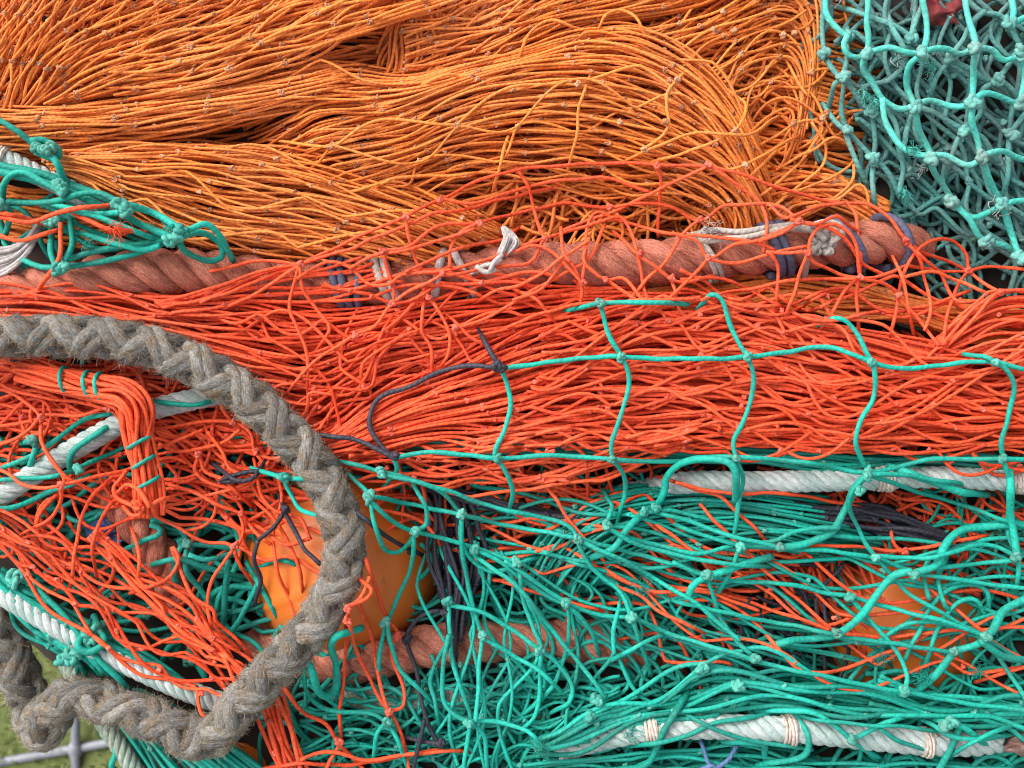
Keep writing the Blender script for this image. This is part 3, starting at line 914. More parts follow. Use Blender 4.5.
F4G = [[(30, 150), (70, 149), (130, 146), (200, 143), (270, 150), (330, 162), (390, 178), (440, 196), (500, 222)],
       [(40, 156), (80, 155), (140, 158), (210, 160), (280, 170), (340, 185), (400, 203), (450, 220), (500, 240)],
       [(45, 162), (85, 165), (140, 178), (210, 190), (280, 200), (350, 212), (410, 228), (470, 248)],
       [(50, 168), (90, 178), (140, 198), (200, 218), (270, 228), (340, 238), (400, 250), (450, 264)],
       [(56, 176), (95, 190), (135, 212), (180, 235), (240, 250), (300, 260), (360, 270), (410, 278)]]
part('gathered_fold', OM, orange, lambda tm: fold(tm, ksize=2.2, guides=F4G, n=24, layers=4, th=32, mesh=78, r=1.42, h0=14, bulge=32, seed=50, wander=2.6, bow=2.2, bowh=4, zig=1.35, tuck=18, skew=0.10))


def o_loose(tm):
    fold(tm, F3G[:7], 4, layers=1, th=4, mesh=60, h0=18, bulge=30, seed=55, wander=5, bow=5, bowh=4, zig=0.7, tuck=50, skew=0.2, ksize=2.1, r=1.5, tint=(0.4, 1))
    fold(tm, F4G, 3, layers=1, th=4, mesh=60, h0=20, bulge=30, seed=57, wander=5, bow=5, bowh=4, zig=0.6, tuck=40, skew=0.2, ksize=2.1, r=1.5, tint=(0.4, 1))


part('loose_strands', OM, orange, o_loose)


def o_tail(tm):
    fold(tm, [[(690, 250), (720, 190), (770, 165), (830, 172), (890, 205)], [(700, 260), (735, 215), (790, 190), (840, 198), (890, 225)], [(710, 270), (760, 235), (820, 215), (900, 240)]], 20, layers=3, th=20, mesh=60, h0=-16, bulge=6, seed=51, wander=5, bow=5, zig=1.1)
    fold(tm, [[(600, 292), (690, 280), (780, 272), (880, 286), (960, 306), (1080, 318)], [(620, 300), (690, 296), (790, 290), (890, 305), (960, 322), (1080, 340)], [(640, 312), (700, 312), (800, 308), (900, 320), (1000, 345), (1080, 360)]], 18, layers=3, th=16, mesh=75, h0=-14, bulge=4, seed=52, wander=4, zig=1.1)
    tangle(tm, (480, 196, 720, 246), 60, 130, 1.8, (-26, -4), ang=-0.25, spread=0.35, seed=54)
    lines(tm, [[(745, 185), (760, 168), (778, 148), (790, 126), (793, 114), (786, 108), (770, 116), (752, 132)], [(760, 196), (790, 172), (812, 148), (822, 130), (813, 121), (795, 124), (768, 140)], [(770, 208), (800, 186), (822, 166), (826, 148), (820, 134), (812, 121)],
               [(782, 196), (820, 182), (848, 168), (853, 155), (844, 142), (830, 138), (812, 150), (780, 168)], [(795, 218), (835, 198), (852, 182), (853, 165)], [(806, 208), (838, 198), (856, 186), (866, 192), (872, 216)],
               [(735, 96), (746, 104), (745, 118), (735, 130), (720, 138), (690, 150), (650, 164)], [(588, 85), (580, 105), (577, 130), (571, 155), (566, 172)], [(678, 80), (667, 92), (666, 108), (669, 122), (664, 135), (652, 145), (640, 150)],
               [(520, 55), (527, 38), (540, 24), (556, 20), (575, 27)], [(600, 24), (606, 14), (620, 10), (635, 17), (643, 32)], [(770, 122), (745, 135), (700, 132), (655, 148), (630, 158)], [(788, 142), (760, 158), (742, 166), (715, 172)],
               [(506, 146), (500, 165), (494, 185)], [(478, 172), (440, 176), (400, 178), (376, 186)], [(420, 84), (450, 74), (462, 78)]],
          r=1.6, off=2, seed=53, wob=0.8)
    kp = [(793, 123), (822, 118), (826, 112), (735, 130), (745, 165), (645, 150), (578, 84), (678, 80), (665, 122), (620, 122), (783, 36), (811, 73), (795, 33), (723, 11), (733, 32)]
    knots_at(tm, kp, 1.9, mat=1, size=1.55)


part('loose_loops', OM, orange, o_tail)

# ================================================================== TEAL TRAWL NET
teal = thing('trawl_net', 930, 110, 0, 'thick weathered teal net with open meshes and big knots beside the orange net', 'trawl net', 'heaped fishing nets')
TM_ = [M_TEAL, M_TEAL_KNOT, M_TEAL_DULL]


def t_under(tm):
    for sd, h0, gg in ((61, -44, [[(826, -40), (835, 60), (870, 160), (930, 290)], [(900, -60), (905, 60), (940, 170), (990, 300)], [(980, -60), (985, 60), (1010, 160), (1060, 280)], [(1090, -60), (1085, 60), (1090, 160), (1110, 270)]]),
                       (62, -24, [[(834, -30), (930, -20), (1020, 0), (1100, 10)], [(836, 50), (930, 60), (1020, 80), (1100, 80)], [(860, 130), (940, 150), (1020, 160), (1100, 160)], [(900, 200), (960, 230), (1030, 240), (1100, 240)]]),
                       (63, -8, [[(850, -30), (880, 60), (930, 150), (1000, 250)], [(930, -40), (960, 60), (1000, 140), (1060, 230)], [(1040, -40), (1050, 50), (1080, 120), (1100, 190)]])):
        fold(tm, gg, 8, layers=2, th=10, mesh=40, h0=h0, bulge=0, seed=sd, r=2.5, zig=1.0, wander=5, bow=3.5, bowh=4, jit=0.12, kl=2, tint=(0, 0.6))
    tangle(tm, (835, 40, 920, 290), 26, 130, 2.5, (-56, -34), ang=1.2, spread=0.5, seed=67, tint=(0, 0.6))
    tangle(tm, (900, 200, 1070, 300), 20, 130, 2.5, (-56, -34), seed=68, tint=(0, 0.6))
    tangle(tm, (850, -20, 1080, 260), 24, 180, 2.6, (-56, -26), seed=64, tint=(0, 0.6))


ob = part('under_netting', [M_TEAL_DULL, M_TEAL_KNOT], teal, t_under, 'dull grey-green netting lying deeper in the trawl net')

T_DIM = [[(951, 58), (937, 75), (930, 97)], [(951, 58), (970, 68), (985, 80), (999, 80)], [(999, 80), (1012, 90), (1020, 103)], [(999, 80), (984, 90), (978, 115), (963, 130)], [(914, 105), (945, 118), (963, 130)], [(963, 130), (955, 150), (948, 172)],
         [(910, 37), (890, 25), (870, 17), (846, 10)], [(910, 37), (918, 20), (922, 5), (922, -20)], [(910, 37), (907, 48), (895, 62)], [(999, 80), (1010, 62), (1021, 46)], [(965, 0), (980, 12), (1000, 15), (1012, 28), (1021, 45)], [(984, 10), (970, 25), (962, 42), (951, 58)],
         [(1010, 133), (1020, 118), (1030, 108)], [(1010, 133), (1008, 160), (1005, 190)], [(843, 78), (842, 105), (846, 130)], [(823, -15), (822, 30), (825, 55), (835, 70), (843, 78)], [(846, 36), (847, 58), (843, 78)], [(843, 78), (855, 95), (871, 113)],
         [(871, 113), (876, 135), (874, 158)], [(846, 130), (860, 145), (874, 158)], [(827, 110), (835, 120), (846, 130)], [(874, 158), (872, 180), (875, 205)], [(874, 158), (888, 174), (900, 196)], [(830, 100), (836, 84), (843, 78)], [(846, 130), (850, 150), (862, 175)],
         [(871, 113), (890, 130), (900, 146)], [(910, 118), (905, 135), (902, 148)], [(963, 130), (985, 140), (996, 160)], [(882, 98), (895, 125), (900, 148), (903, 170), (898, 195)], [(890, 20), (905, 60), (890, 80), (872, 84)]]
T_BRI = [[(826, -20), (826, 2), (829, 18), (838, 30), (848, 36)], [(848, 36), (843, 45), (845, 54), (857, 58), (867, 53)], [(872, -15), (868, 8), (866, 22), (868, 36), (867, 52)], [(867, 52), (888, 48), (905, 53), (923, 53)], [(920, -15), (923, 2), (926, 18), (928, 36), (923, 52)],
         [(923, 52), (945, 49), (962, 53), (975, 48)], [(964, -20), (966, 2), (970, 20), (973, 36), (975, 48)], [(975, 48), (992, 50), (1004, 60), (1021, 55)], [(866, 55), (864, 70), (872, 83), (882, 98), (897, 110), (914, 107)], [(923, 55), (909, 66), (906, 86), (914, 105)],
         [(975, 48), (973, 70), (974, 101)], [(914, 105), (930, 101), (950, 107), (973, 105)], [(973, 101), (985, 94), (1005, 99), (1021, 105)], [(1021, 50), (1024, 75), (1020, 103)], [(914, 108), (921, 130), (931, 155)], [(973, 103), (971, 122), (979, 142), (982, 156)],
         [(931, 155), (948, 156), (968, 164), (982, 158)], [(982, 156), (1003, 152), (1024, 160), (1050, 158)], [(882, 98), (888, 125), (903, 148), (931, 158)], [(931, 155), (937, 176), (953, 202)], [(982, 158), (990, 180), (1001, 205)], [(953, 203), (970, 216), (986, 214), (1001, 205)],
         [(1001, 205), (1020, 200), (1050, 205)], [(953, 203), (970, 220), (980, 238), (989, 242)], [(989, 242), (1005, 246), (1020, 258)], [(1001, 205), (1011, 234), (1020, 258)], [(1020, 258), (1040, 262), (1060, 262)], [(1021, 50), (1040, 42), (1060, 45)], [(1020, 103), (1040, 112), (1060, 105)],
         [(1010, 25), (1012, 10), (1008, -15)], [(1010, 25), (1030, 15), (1050, 18)]]
part('dull_mesh', [M_TEAL_DULL, M_TEAL_KNOT, M_TEAL], teal, lambda tm: (lines(tm, T_DIM, r=2.75, off=0, seed=65, wob=0.9, sides=8, tint=(0.5, 1)), knots_at(tm, [(951, 58), (999, 80), (963, 130), (910, 37), (1010, 133), (843, 78), (846, 130), (871, 113), (874, 158), (848, 36), (825, 55)], 3.5, size=1.55)), 'dull greyed meshes')
part('front_mesh', TM_, teal, lambda tm: (lines(tm, T_BRI, r=3.0, off=4, seed=66, wob=0.9, sides=8), knots_at(tm, [(867, 52), (923, 53), (975, 48), (1021, 52), (914, 106), (973, 102), (1020, 104), (931, 156), (982, 157), (953, 203), (1001, 205), (989, 241), (1020, 258), (1010, 25)], 3.7, size=1.55)))
frays('frayed_fibres', [M_TEAL], teal, [(862, 93), (873, 101), (908, 150), (934, 67), (902, 192)], n=34, length=11, r=0.24, seed=6)
frays('frayed_end', [M_WHITE], teal, [(896, 62), (918, 172), (838, 2), (997, 217)], n=6, length=13, r=0.7, seed=8)


def crumple(name, mat, x, y, h, w, d, seed, label, cat, thick=7):
    """a crumpled scrap of cloth with thickness"""
    rng = np.random.RandomState(seed)
    n = 26
    vs = []
    for s in (1, -1):
        for j in range(n):
            for i in range(n):
                u, v = 2 * i / (n - 1) - 1, 2 * j / (n - 1) - 1
                e = 1 - max(abs(u), abs(v)) ** 4
                wob = sum(math.sin(u * a + v * b + c) * q for a, b, c, q in FW) if False else 0
                vs.append([u, v, s * e])
    ks = [(rng.uniform(-7, 7), rng.uniform(-7, 7), rng.uniform(0, 6), rng.uniform(1, 4)) for _ in range(7)]
    out = []
    for u, v, e in vs:
        z = sum(math.sin(u * a + v * b + c) * q for a, b, c, q in ks) * 0.8
        out.append([x + w * u * (1 + 0.18 * math.sin(3 * v + seed)) + 2 * math.sin(v * 6 + seed), y + d * v * (1 + 0.18 * math.sin(4 * u + seed)) + 2 * math.sin(u * 5), h + z + e * thick * 0.5])
    fs = []
    for s in range(2):
        for j in range(n - 1):
            for i in range(n - 1):
                k = s * n * n + j * n + i
                q = (k, k + n, k + n + 1, k + 1)
                fs.append(q if s == 0 else q[::-1])
    o = sheet(name, P(np.array(out)), fs, mat)
    for pl in o.data.polygons:
        pl.use_smooth = True
    tag(o, label, cat)
    hput(np.array(out), 2)
    return o


crumple('cloth_scrap', M_RED, 940, 12, -6, 20, 13, 3, 'dark red scrap of cloth caught inside the teal net', 'cloth scrap')

# ================================================================== FADED RED ROPE ACROSS THE MIDDLE
RR = [(-40, 296, -14), (20, 291, -10), (60, 285, -6), (110, 276, 0), (160, 271, 0), (230, 274, -6), (300, 284, -8), (360, 285, -4), (430, 279, 0), (500, 270, 2), (560, 264, 4), (620, 264, 4), (680, 260, 4), (740, 254, 3), (800, 247, 2), (860, 243, 0), (876, 242, -4), (896, 244, -20), (914, 250, -58)]
pr = thing('laid_rope', 620, 262, 0, 'thick faded red three-strand rope tied with purple twine under the coral net', 'rope', 'faded red ropes in the heap')
RC = spine(RR)
tm = Tubes(); RS = laid_rope(tm, RC, 23, 92, hand=1, seed=3, fat=1.02); tm.build('strands', [M_PINK], pr)
tm = Tubes(); fuzz(tm, RS, 23 * 0.47 / 1000, 9000, length=6, r=0.17); tm.build('loose_fibres', [M_PINK_FUZZ], pr)
for at_, turns, r_, sl in (((345, 284), 2.6, 4.2, 0.2), ((362, 285), 1.6, 4.0, -0.2), ((776, 250), 2.6, 4.4, 0.25), ((846, 244), 1.5, 4.6, 0.5), ((886, 242), 1.3, 4.6, 0.35)):
    tm = Tubes(); wraps(tm, RC, 23, at_, turns, r_, tint=0.7, slant=sl); tm.build('purple_lashing', [M_LILAC], pr)
for at_, turns, r_, sl in (((388, 283), 2.2, 4.6, 0.25), ((466, 275), 1.5, 4.0, 0.3), ((441, 278), 1.5, 4.4, -0.4), ((704, 257), 2.4, 2.6, 0.5)):
    tm = Tubes(); wraps(tm, RC, 23, at_, turns, r_, tint=0.7, slant=sl); tm.build('pale_lashing', [M_GREYTIE if at_[0] in (388, 704) else M_RAG], pr)
tm = Tubes()
hput(RC, 26)
kk = [(822, 243), (828, 236), (816, 240), (827, 251), (815, 250), (831, 244), (820, 233)]
knots_at(tm, kk, 2.6, mat=0, size=2.6, lift=0.8, copies=2)
lines(tm, [[3.2, (690, 236), (715, 231), (745, 232), (775, 226), (805, 226), (824, 236)], [3.2, (700, 242), (740, 238), (780, 230), (812, 230), (826, 240)], [3, (820, 245), (808, 255), (806, 268)], [3, (828, 245), (842, 235), (840, 226), (826, 222), (812, 226)]], r=3.6, off=1, seed=7)
tm.build('tie_knot', [M_GREYTIE], pr)
frays('frayed_end', [M_RAG], pr, [(706, 229)], n=20, length=14, r=0.4, seed=4)

# short end of the same kind of rope deep in the ring, and the one below the float
pr2 = thing('laid_rope', 440, 645, -40, 'faded red three-strand rope running under the big orange float', 'rope', 'faded red ropes in the heap')
RC2 = spine([(250, 640, -70), (300, 655, -58), (350, 662, -46), (400, 652, -42), (440, 645, -42), (500, 640, -44), (560, 640, -46), (620, 646, -54), (680, 660, -75)])
tm = Tubes(); RS2 = laid_rope(tm, RC2, 22, 84, hand=1, seed=4); tm.build('strands', [M_PINK], pr2)
tm = Tubes(); fuzz(tm, RS2, 22 * 0.47 / 1000, 4000, length=6, r=0.17); tm.build('loose_fibres', [M_PINK_FUZZ], pr2)
pr3 = thing('laid_rope', 150, 545, -30, 'end of faded red rope below the bound coral hank', 'rope', 'faded red ropes in the heap')
RC3 = spine([(100, 470, -52), (122, 505, -38), (145, 535, -30), (166, 566, -34), (180, 605, -56)])
tm = Tubes(); RS3 = laid_rope(tm, RC3, 19, 74, hand=1, seed=5); tm.build('strands', [M_PINK], pr3)
tm = Tubes(); fuzz(tm, RS3, 19 * 0.47 / 1000, 400, length=7, r=0.2); tm.build('loose_fibres', [M_PINK_FUZZ], pr3)

# ================================================================== WHITE ROPES
def white_rope(pts, R, label, mat, whip=(), pitch=None, seed=1, hand=1):
    c = spine(pts)
    mid = c[len(c) // 2]
    w = thing('white_rope' if mat is M_WHITE else 'pale_rope', mid[0], mid[1], mid[2], label, 'rope', 'white and pale ropes running through the nets')
    tm = Tubes(); laid_rope(tm, c, R, pitch or 5.2 * R, strands=5, sides=20, hand=hand, seed=seed, tint=(0.2, 1), fat=1.22, lay=(5, 0.05, 40)); tm.build('strands', [mat], w)
    for (x, y, n) in whip:
        tm = Tubes(); wraps(tm, c, R, (x, y), n, 1.7, tint=0.6, seed=seed)
        wraps(tm, c, R + 1.2, (x + 1.5, y), n * 0.55, 1.6, tint=0.9, slant=0.12, seed=seed)
        tm.build('whipping', [M_WHIP], w)
    return c


white_rope([(-50, 136, 2), (0, 156, 4), (30, 171, 4), (70, 190, 2), (105, 208, -4), (126, 224, -18)], 10, 'short white rope among green twine at the edge of the orange net', M_WHITE, [(3, 157, 4)], seed=11)
white_rope([(-50, 524, -14), (0, 496, -8), (40, 470, -6), (90, 440, -4), (140, 414, -4), (190, 400, -8), (235, 390, -16)], 10.5, 'white rope slanting up behind the bound coral hank', M_WHITE, seed=12)
white_rope([(-60, 552, -10), (-10, 586, -4), (40, 617, 0), (80, 640, 0), (130, 665, 0), (180, 688, 0), (225, 705, -8)], 10, 'white rope running down along the edge of the heap under coral mesh', M_WHITE, seed=13)
white_rope([(600, 500, -60), (640, 490, -42), (672, 484, -12), (700, 482, 0), (740, 482, 4), (820, 481, 4), (900, 478, 4), (960, 478, 4), (1080, 483, 0)], 10.5, 'white rope lying level just below the coral net', M_WHITE, [(1016, 480, 6), (884, 479, 5)], seed=14)
white_rope([(560, 750, -26), (600, 738, -10), (650, 729, 0), (720, 727, 4), (790, 730, 4), (860, 737, 2), (920, 742, 0), (968, 744, -6), (996, 741, -16)], 11.8, 'thick white rope whipped with cream twine near the bottom edge', M_WHITE, [(789, 730, 4.3), (925, 742, 3.6), (652, 729, 4)], seed=15)
white_rope([(66, 664, -60), (84, 690, -42), (104, 724, -32), (126, 756, -30), (160, 810, -34), (185, 850, -40)], 8.5, 'pale greenish rope hanging over the edge above the grass', M_PALE, [(92, 704, 4)], seed=16)
white_rope([(330, 690, -52), (380, 700, -44), (430, 698, -44), (480, 700, -46), (540, 716, -50)], 11, 'dirty pale rope deep below the faded red rope', M_PALE, [(452, 698, 4)], seed=17)

# ================================================================== GREEN NET
green = thing('fishing_net', 640, 620, 0, 'bright green twine net heaped over the lower right of the pile', 'fishing net', 'heaped fishing nets')
GM = [M_GREEN, M_GREEN_KNOT]


def g_under(tm):
    fold(tm, [[(330, 620), (480, 560), (640, 540), (820, 545), (1080, 560)], [(330, 690), (480, 660), (640, 640), (820, 660), (1080, 690)], [(330, 750), (480, 740), (640, 720), (820, 740), (1080, 770)], [(320, 840), (480, 830), (640, 800), (820, 820), (1080, 840)]],
         18, layers=2, th=14, mesh=70, h0=-50, bulge=0, seed=71, r=1.8, wander=10, bow=6, zig=1.0, kl=1)
    tangle(tm, (310, 680, 600, 800), 40, 220, 2.2, (-50, -18), ang=0.1, spread=0.7, seed=72)
    fold(tm, [[(340, 640), (350, 690), (340, 740), (350, 800)], [(420, 660), (430, 700), (430, 750), (440, 810)], [(500, 640), (500, 690), (510, 740), (500, 810)], [(560, 640), (575, 690), (570, 740), (580, 800)]], 11, layers=2, th=14, mesh=52, h0=-26, bulge=0, seed=93, r=1.8, wander=12, bow=8, bowh=5, zig=1.0)
    fold(tm, [[(300, 690), (400, 700), (500, 690), (620, 680)], [(300, 730), (400, 736), (500, 730), (620, 715)], [(300, 790), (400, 790), (500, 780), (620, 770)]], 8, layers=2, th=12, mesh=60, h0=-20, bulge=0, seed=94, r=1.8, wander=10, bow=8, bowh=5, zig=1.1)
    tangle(tm, (560, 690, 1060, 800), 70, 260, 2.5, (-44, -20), ang=0.05, spread=0.3, seed=73)
    tangle(tm, (470, 600, 640, 700), 16, 200, 2.1, (-40, -14), seed=74)
    tangle(tm, (400, 470, 680, 540), 30, 220, 2.1, (-54, -28), ang=0.15, spread=0.4, seed=91)
    tangle(tm, (900, 484, 1070, 560), 26, 170, 1.9, (-50, -22), ang=0.25, spread=0.4, seed=99)
    tangle(tm, (985, 500, 1080, 700), 22, 160, 2.3, (-56, -28), ang=1.0, spread=0.8, seed=92)
    tangle(tm, (470, 500, 800, 660), 30, 220, 2.2, (-60, -34), ang=0.6, spread=0.3, seed=75)


part('bottom_layer', GM, green, g_under)


def g_fan(tm):
    fold(tm, [[(520, 590), (536, 548), (566, 512), (610, 492), (660, 482), (730, 488), (830, 498)], [(540, 590), (556, 556), (590, 522), (640, 502), (690, 498), (760, 508), (850, 520)], [(566, 590), (586, 560), (622, 532), (670, 520), (730, 520), (800, 532), (880, 545)], [(600, 590), (625, 562), (660, 545), (710, 540), (770, 548), (840, 560)]],
         20, layers=4, th=34, mesh=110, h0=-8, bulge=10, seed=76, r=1.75, wander=4, bow=3, zig=0.8, tuck=16, kl=1)
    fold(tm, [[(380, 436), (470, 440), (560, 442), (640, 444), (720, 448), (800, 452), (870, 457), (950, 458), (1080, 462)], [(390, 448), (480, 452), (560, 452), (640, 456), (720, 462), (800, 466), (870, 470), (950, 470), (1080, 476)]],
         7, layers=3, th=16, mesh=120, h0=2, bulge=6, seed=77, r=2.1, wander=3, bow=2, zig=1.0)


part('gathered_fold', GM, green, g_fan)


def g_diag(tm):
    fold(tm, [[(470, 545), (540, 575), (590, 615), (630, 655), (660, 700)], [(520, 545), (580, 575), (640, 615), (690, 650), (740, 690)], [(575, 545), (640, 575), (700, 610), (760, 645), (830, 680)], [(630, 545), (700, 572), (770, 602), (830, 635), (900, 668)]],
         9, layers=3, th=34, mesh=105, h0=-16, bulge=4, seed=78, r=1.85, wander=10, bow=8, bowh=5, zig=1.0, tuck=14, kl=2, skew=0.25)
    fold(tm, [[(860, 700), (885, 650), (910, 600), (930, 560), (950, 530)], [(900, 700), (925, 650), (945, 600), (965, 560), (985, 530)], [(950, 700), (970, 650), (985, 610), (1000, 570), (1020, 540)], [(1000, 690), (1020, 650), (1030, 610), (1050, 570)]], 4, layers=1, th=20, mesh=60, h0=-16, bulge=2, seed=79, r=1.8, wander=6, bow=6, zig=0.9)


def g_mesh(tm):
    fold(tm, [[(470, 486), (600, 500), (740, 520), (880, 536), (1080, 548)], [(470, 520), (600, 542), (740, 566), (880, 588), (1080, 604)], [(470, 560), (600, 596), (740, 632), (880, 662), (1080, 690)]], 7, layers=1, mesh=96, h0=-6, bulge=0, seed=95, r=2.0, wander=7, bow=6, bowh=4, zig=1.25, tuck=14, on=0, jit=0.15, tint=(0.5, 1))
    fold(tm, [[(420, 540), (430, 600), (440, 670), (430, 760)], [(470, 540), (480, 600), (484, 670), (480, 770)], [(520, 560), (530, 620), (530, 690), (524, 780)]], 6, layers=1, mesh=80, h0=-6, bulge=0, seed=96, r=1.9, wander=6, bow=5, bowh=4, zig=1.2, tuck=14, on=0, tint=(0.5, 1))


part('slanting_strands', GM, green, g_diag)
part('open_mesh', GM, green, g_mesh)


def g_band(tm):
    fold(tm, [[(535, 742), (590, 716), (640, 694), (700, 668), (760, 664), (830, 684), (900, 694), (1080, 706)], [(535, 746), (600, 722), (660, 706), (730, 694), (800, 696), (870, 706), (1080, 716)], [(540, 752), (620, 736), (700, 714), (780, 708), (860, 714), (950, 718), (1080, 730)]],
         6, layers=3, th=34, mesh=95, h0=6, bulge=8, seed=80, r=2.5, wander=6, bow=5, bowh=5, zig=1.1, on=0.0, skew=0.25)
    fold(tm, [[(520, 764), (600, 756), (700, 756), (800, 757), (900, 764), (1080, 772)], [(520, 786), (620, 780), (740, 778), (860, 782), (1080, 796)], [(520, 830), (640, 824), (760, 826), (1080, 840)]], 9, layers=3, th=30, mesh=90, h0=-10, bulge=6, seed=81, r=2.0, wander=6, bow=5)
    fold(tm, [[(880, 676), (930, 690), (985, 705), (1060, 712)], [(870, 700), (930, 712), (990, 724), (1060, 740)]], 7, layers=2, th=16, mesh=60, h0=6, bulge=2, seed=82, r=2.6, wander=7, bow=5)
    lines(tm, [[3.4, (610, 770), (645, 766), (660, 740), (672, 718), (682, 700)], [3.2, (800, 722), (808, 735), (806, 752), (790, 760), (768, 764)], [(768, 711), (805, 712), (830, 722), (852, 740), (870, 752)], [(852, 740), (880, 726), (905, 716)], [3.4, (960, 724), (952, 745), (940, 768), (930, 790)], [3.1, (940, 720), (965, 728), (985, 744)], [3.6, (735, 742), (762, 744), (764, 752)]], r=2.6, off=0, seed=83)
    lines(tm, [[2.4, (640, 745), (680, 738), (720, 722), (760, 716)], [2.2, (690, 716), (720, 732), (760, 742), (800, 748)], [2.2, (880, 728), (900, 742), (930, 752)], [2.4, (930, 724), (950, 736), (975, 740), (1000, 736)], [2, (810, 718), (850, 724), (890, 726), (930, 730)], [2.2, (960, 750), (985, 736), (1010, 726)]], r=2.2, off=0, seed=87)
    knots_at(tm, [(852, 740), (950, 722), (945, 726), (598, 700), (590, 718), (702, 668), (740, 684)], 3.4, size=1.55)


part('gathered_fold', GM, green, g_band)


def g_corner(tm):
    fold(tm, [[(92, 688, -14), (114, 720, -14), (136, 754, -16), (164, 800, -20)], [(98, 688, -8), (122, 716, -8), (150, 750, -8), (186, 800, -10)], [(110, 688), (140, 718), (172, 750), (215, 800)]], 10, layers=2, th=14, mesh=110, h0=-20, bulge=0, seed=98, r=2.0, wander=3, bow=2)
    fold(tm, [[(92, 690), (130, 714), (170, 742), (215, 790)], [(112, 690), (150, 712), (196, 740), (250, 790)], [(140, 690), (185, 714), (240, 748), (300, 800)]], 15, layers=3, th=20, mesh=120, h0=-22, bulge=4, seed=84, r=2.5, wander=3, bow=2, zig=0.8)
    fold(tm, [[(-60, 566), (0, 604), (40, 636), (66, 658), (84, 676, -20)], [(-60, 550), (0, 588), (55, 622), (100, 650), (130, 676, -16)], [(-60, 540), (0, 576), (60, 605), (130, 645), (200, 690)]], 11, layers=2, th=16, mesh=70, h0=-2, bulge=6, seed=85, r=2.7, wander=4, bow=4, on=-6)
    knots_at(tm, [(84, 636), (92, 640), (98, 630), (64, 660), (72, 656), (190, 660), (14, 578)], 3.6, size=2.2)
    lines(tm, [[3, (108, 742), (116, 752), (112, 766), (120, 772)], [3, (20, 565), (40, 592), (70, 622), (95, 655), (130, 690)], [3.6, (85, 632), (78, 645), (90, 652), (104, 642), (98, 628)]], r=3, seed=86)


part('gathered_fold', GM, green, g_corner)


def g_ring(tm):
    fold(tm, [[(-40, 440), (60, 420), (160, 400), (260, 400)], [(-40, 480), (60, 460), (160, 440), (300, 450)], [(0, 560), (100, 560), (200, 560), (300, 540)], [(0, 620), (100, 630), (200, 640), (290, 640)]], 16, layers=2, th=14, mesh=55, h0=-46, bulge=0, seed=87, r=2.7, wander=10, bow=7, kl=1)
    tangle(tm, (150, 500, 290, 660), 20, 190, 2.8, (-52, -24), seed=88)
    tangle(tm, (-20, 400, 130, 500), 14, 180, 2.8, (-44, -22), ang=-0.5, spread=0.4, seed=89)
    lines(tm, [[(-10, 470), (20, 462), (55, 440), (85, 420), (112, 412)], [3.1, (28, 442), (36, 440), (34, 455), (30, 470)], [3.2, (112, 424), (90, 438), (72, 452), (70, 466), (80, 472)], [(76, 470), (105, 456), (140, 440), (150, 436)], [(-20, 482), (20, 478), (50, 477), (68, 472)], [(150, 400), (190, 405), (215, 400)], [3, (-20, 512), (20, 505), (50, 492), (80, 480)],
               [3, (150, 520), (172, 524), (186, 536), (178, 542), (195, 545), (212, 546), (230, 548)], [3, (182, 546), (176, 556), (174, 575), (178, 585)], [3, (186, 550), (186, 570), (200, 590), (215, 610)], [3, (130, 548), (145, 540), (158, 535), (160, 528), (150, 524)], [3, (150, 565), (180, 560), (215, 570), (235, 575)],
               [(188, 555), (205, 560), (230, 555)], [3, (225, 640), (240, 620), (252, 595), (258, 580)], [(252, 572), (262, 590), (280, 620)], [(264, 565), (280, 560), (300, 566)], [3.6, (196, 620), (190, 650), (200, 668)], [3.1, (228, 560), (226, 590), (224, 620)]], r=2.6, off=2, seed=90)
    knots_at(tm, [(186, 545), (150, 612), (146, 616), (112, 410), (78, 470), (30, 440), (200, 622), (193, 660)], 3.2, size=1.55)


part('scattered_strands', GM, green, g_ring)

# ================================================================== CORAL NET
coral = thing('fishing_net', 640, 370, 20, 'coral red twine net spread across the middle over the faded red rope', 'fishing net', 'heaped fishing nets')
CM = [M_CORAL, M_CORAL_KNOT]


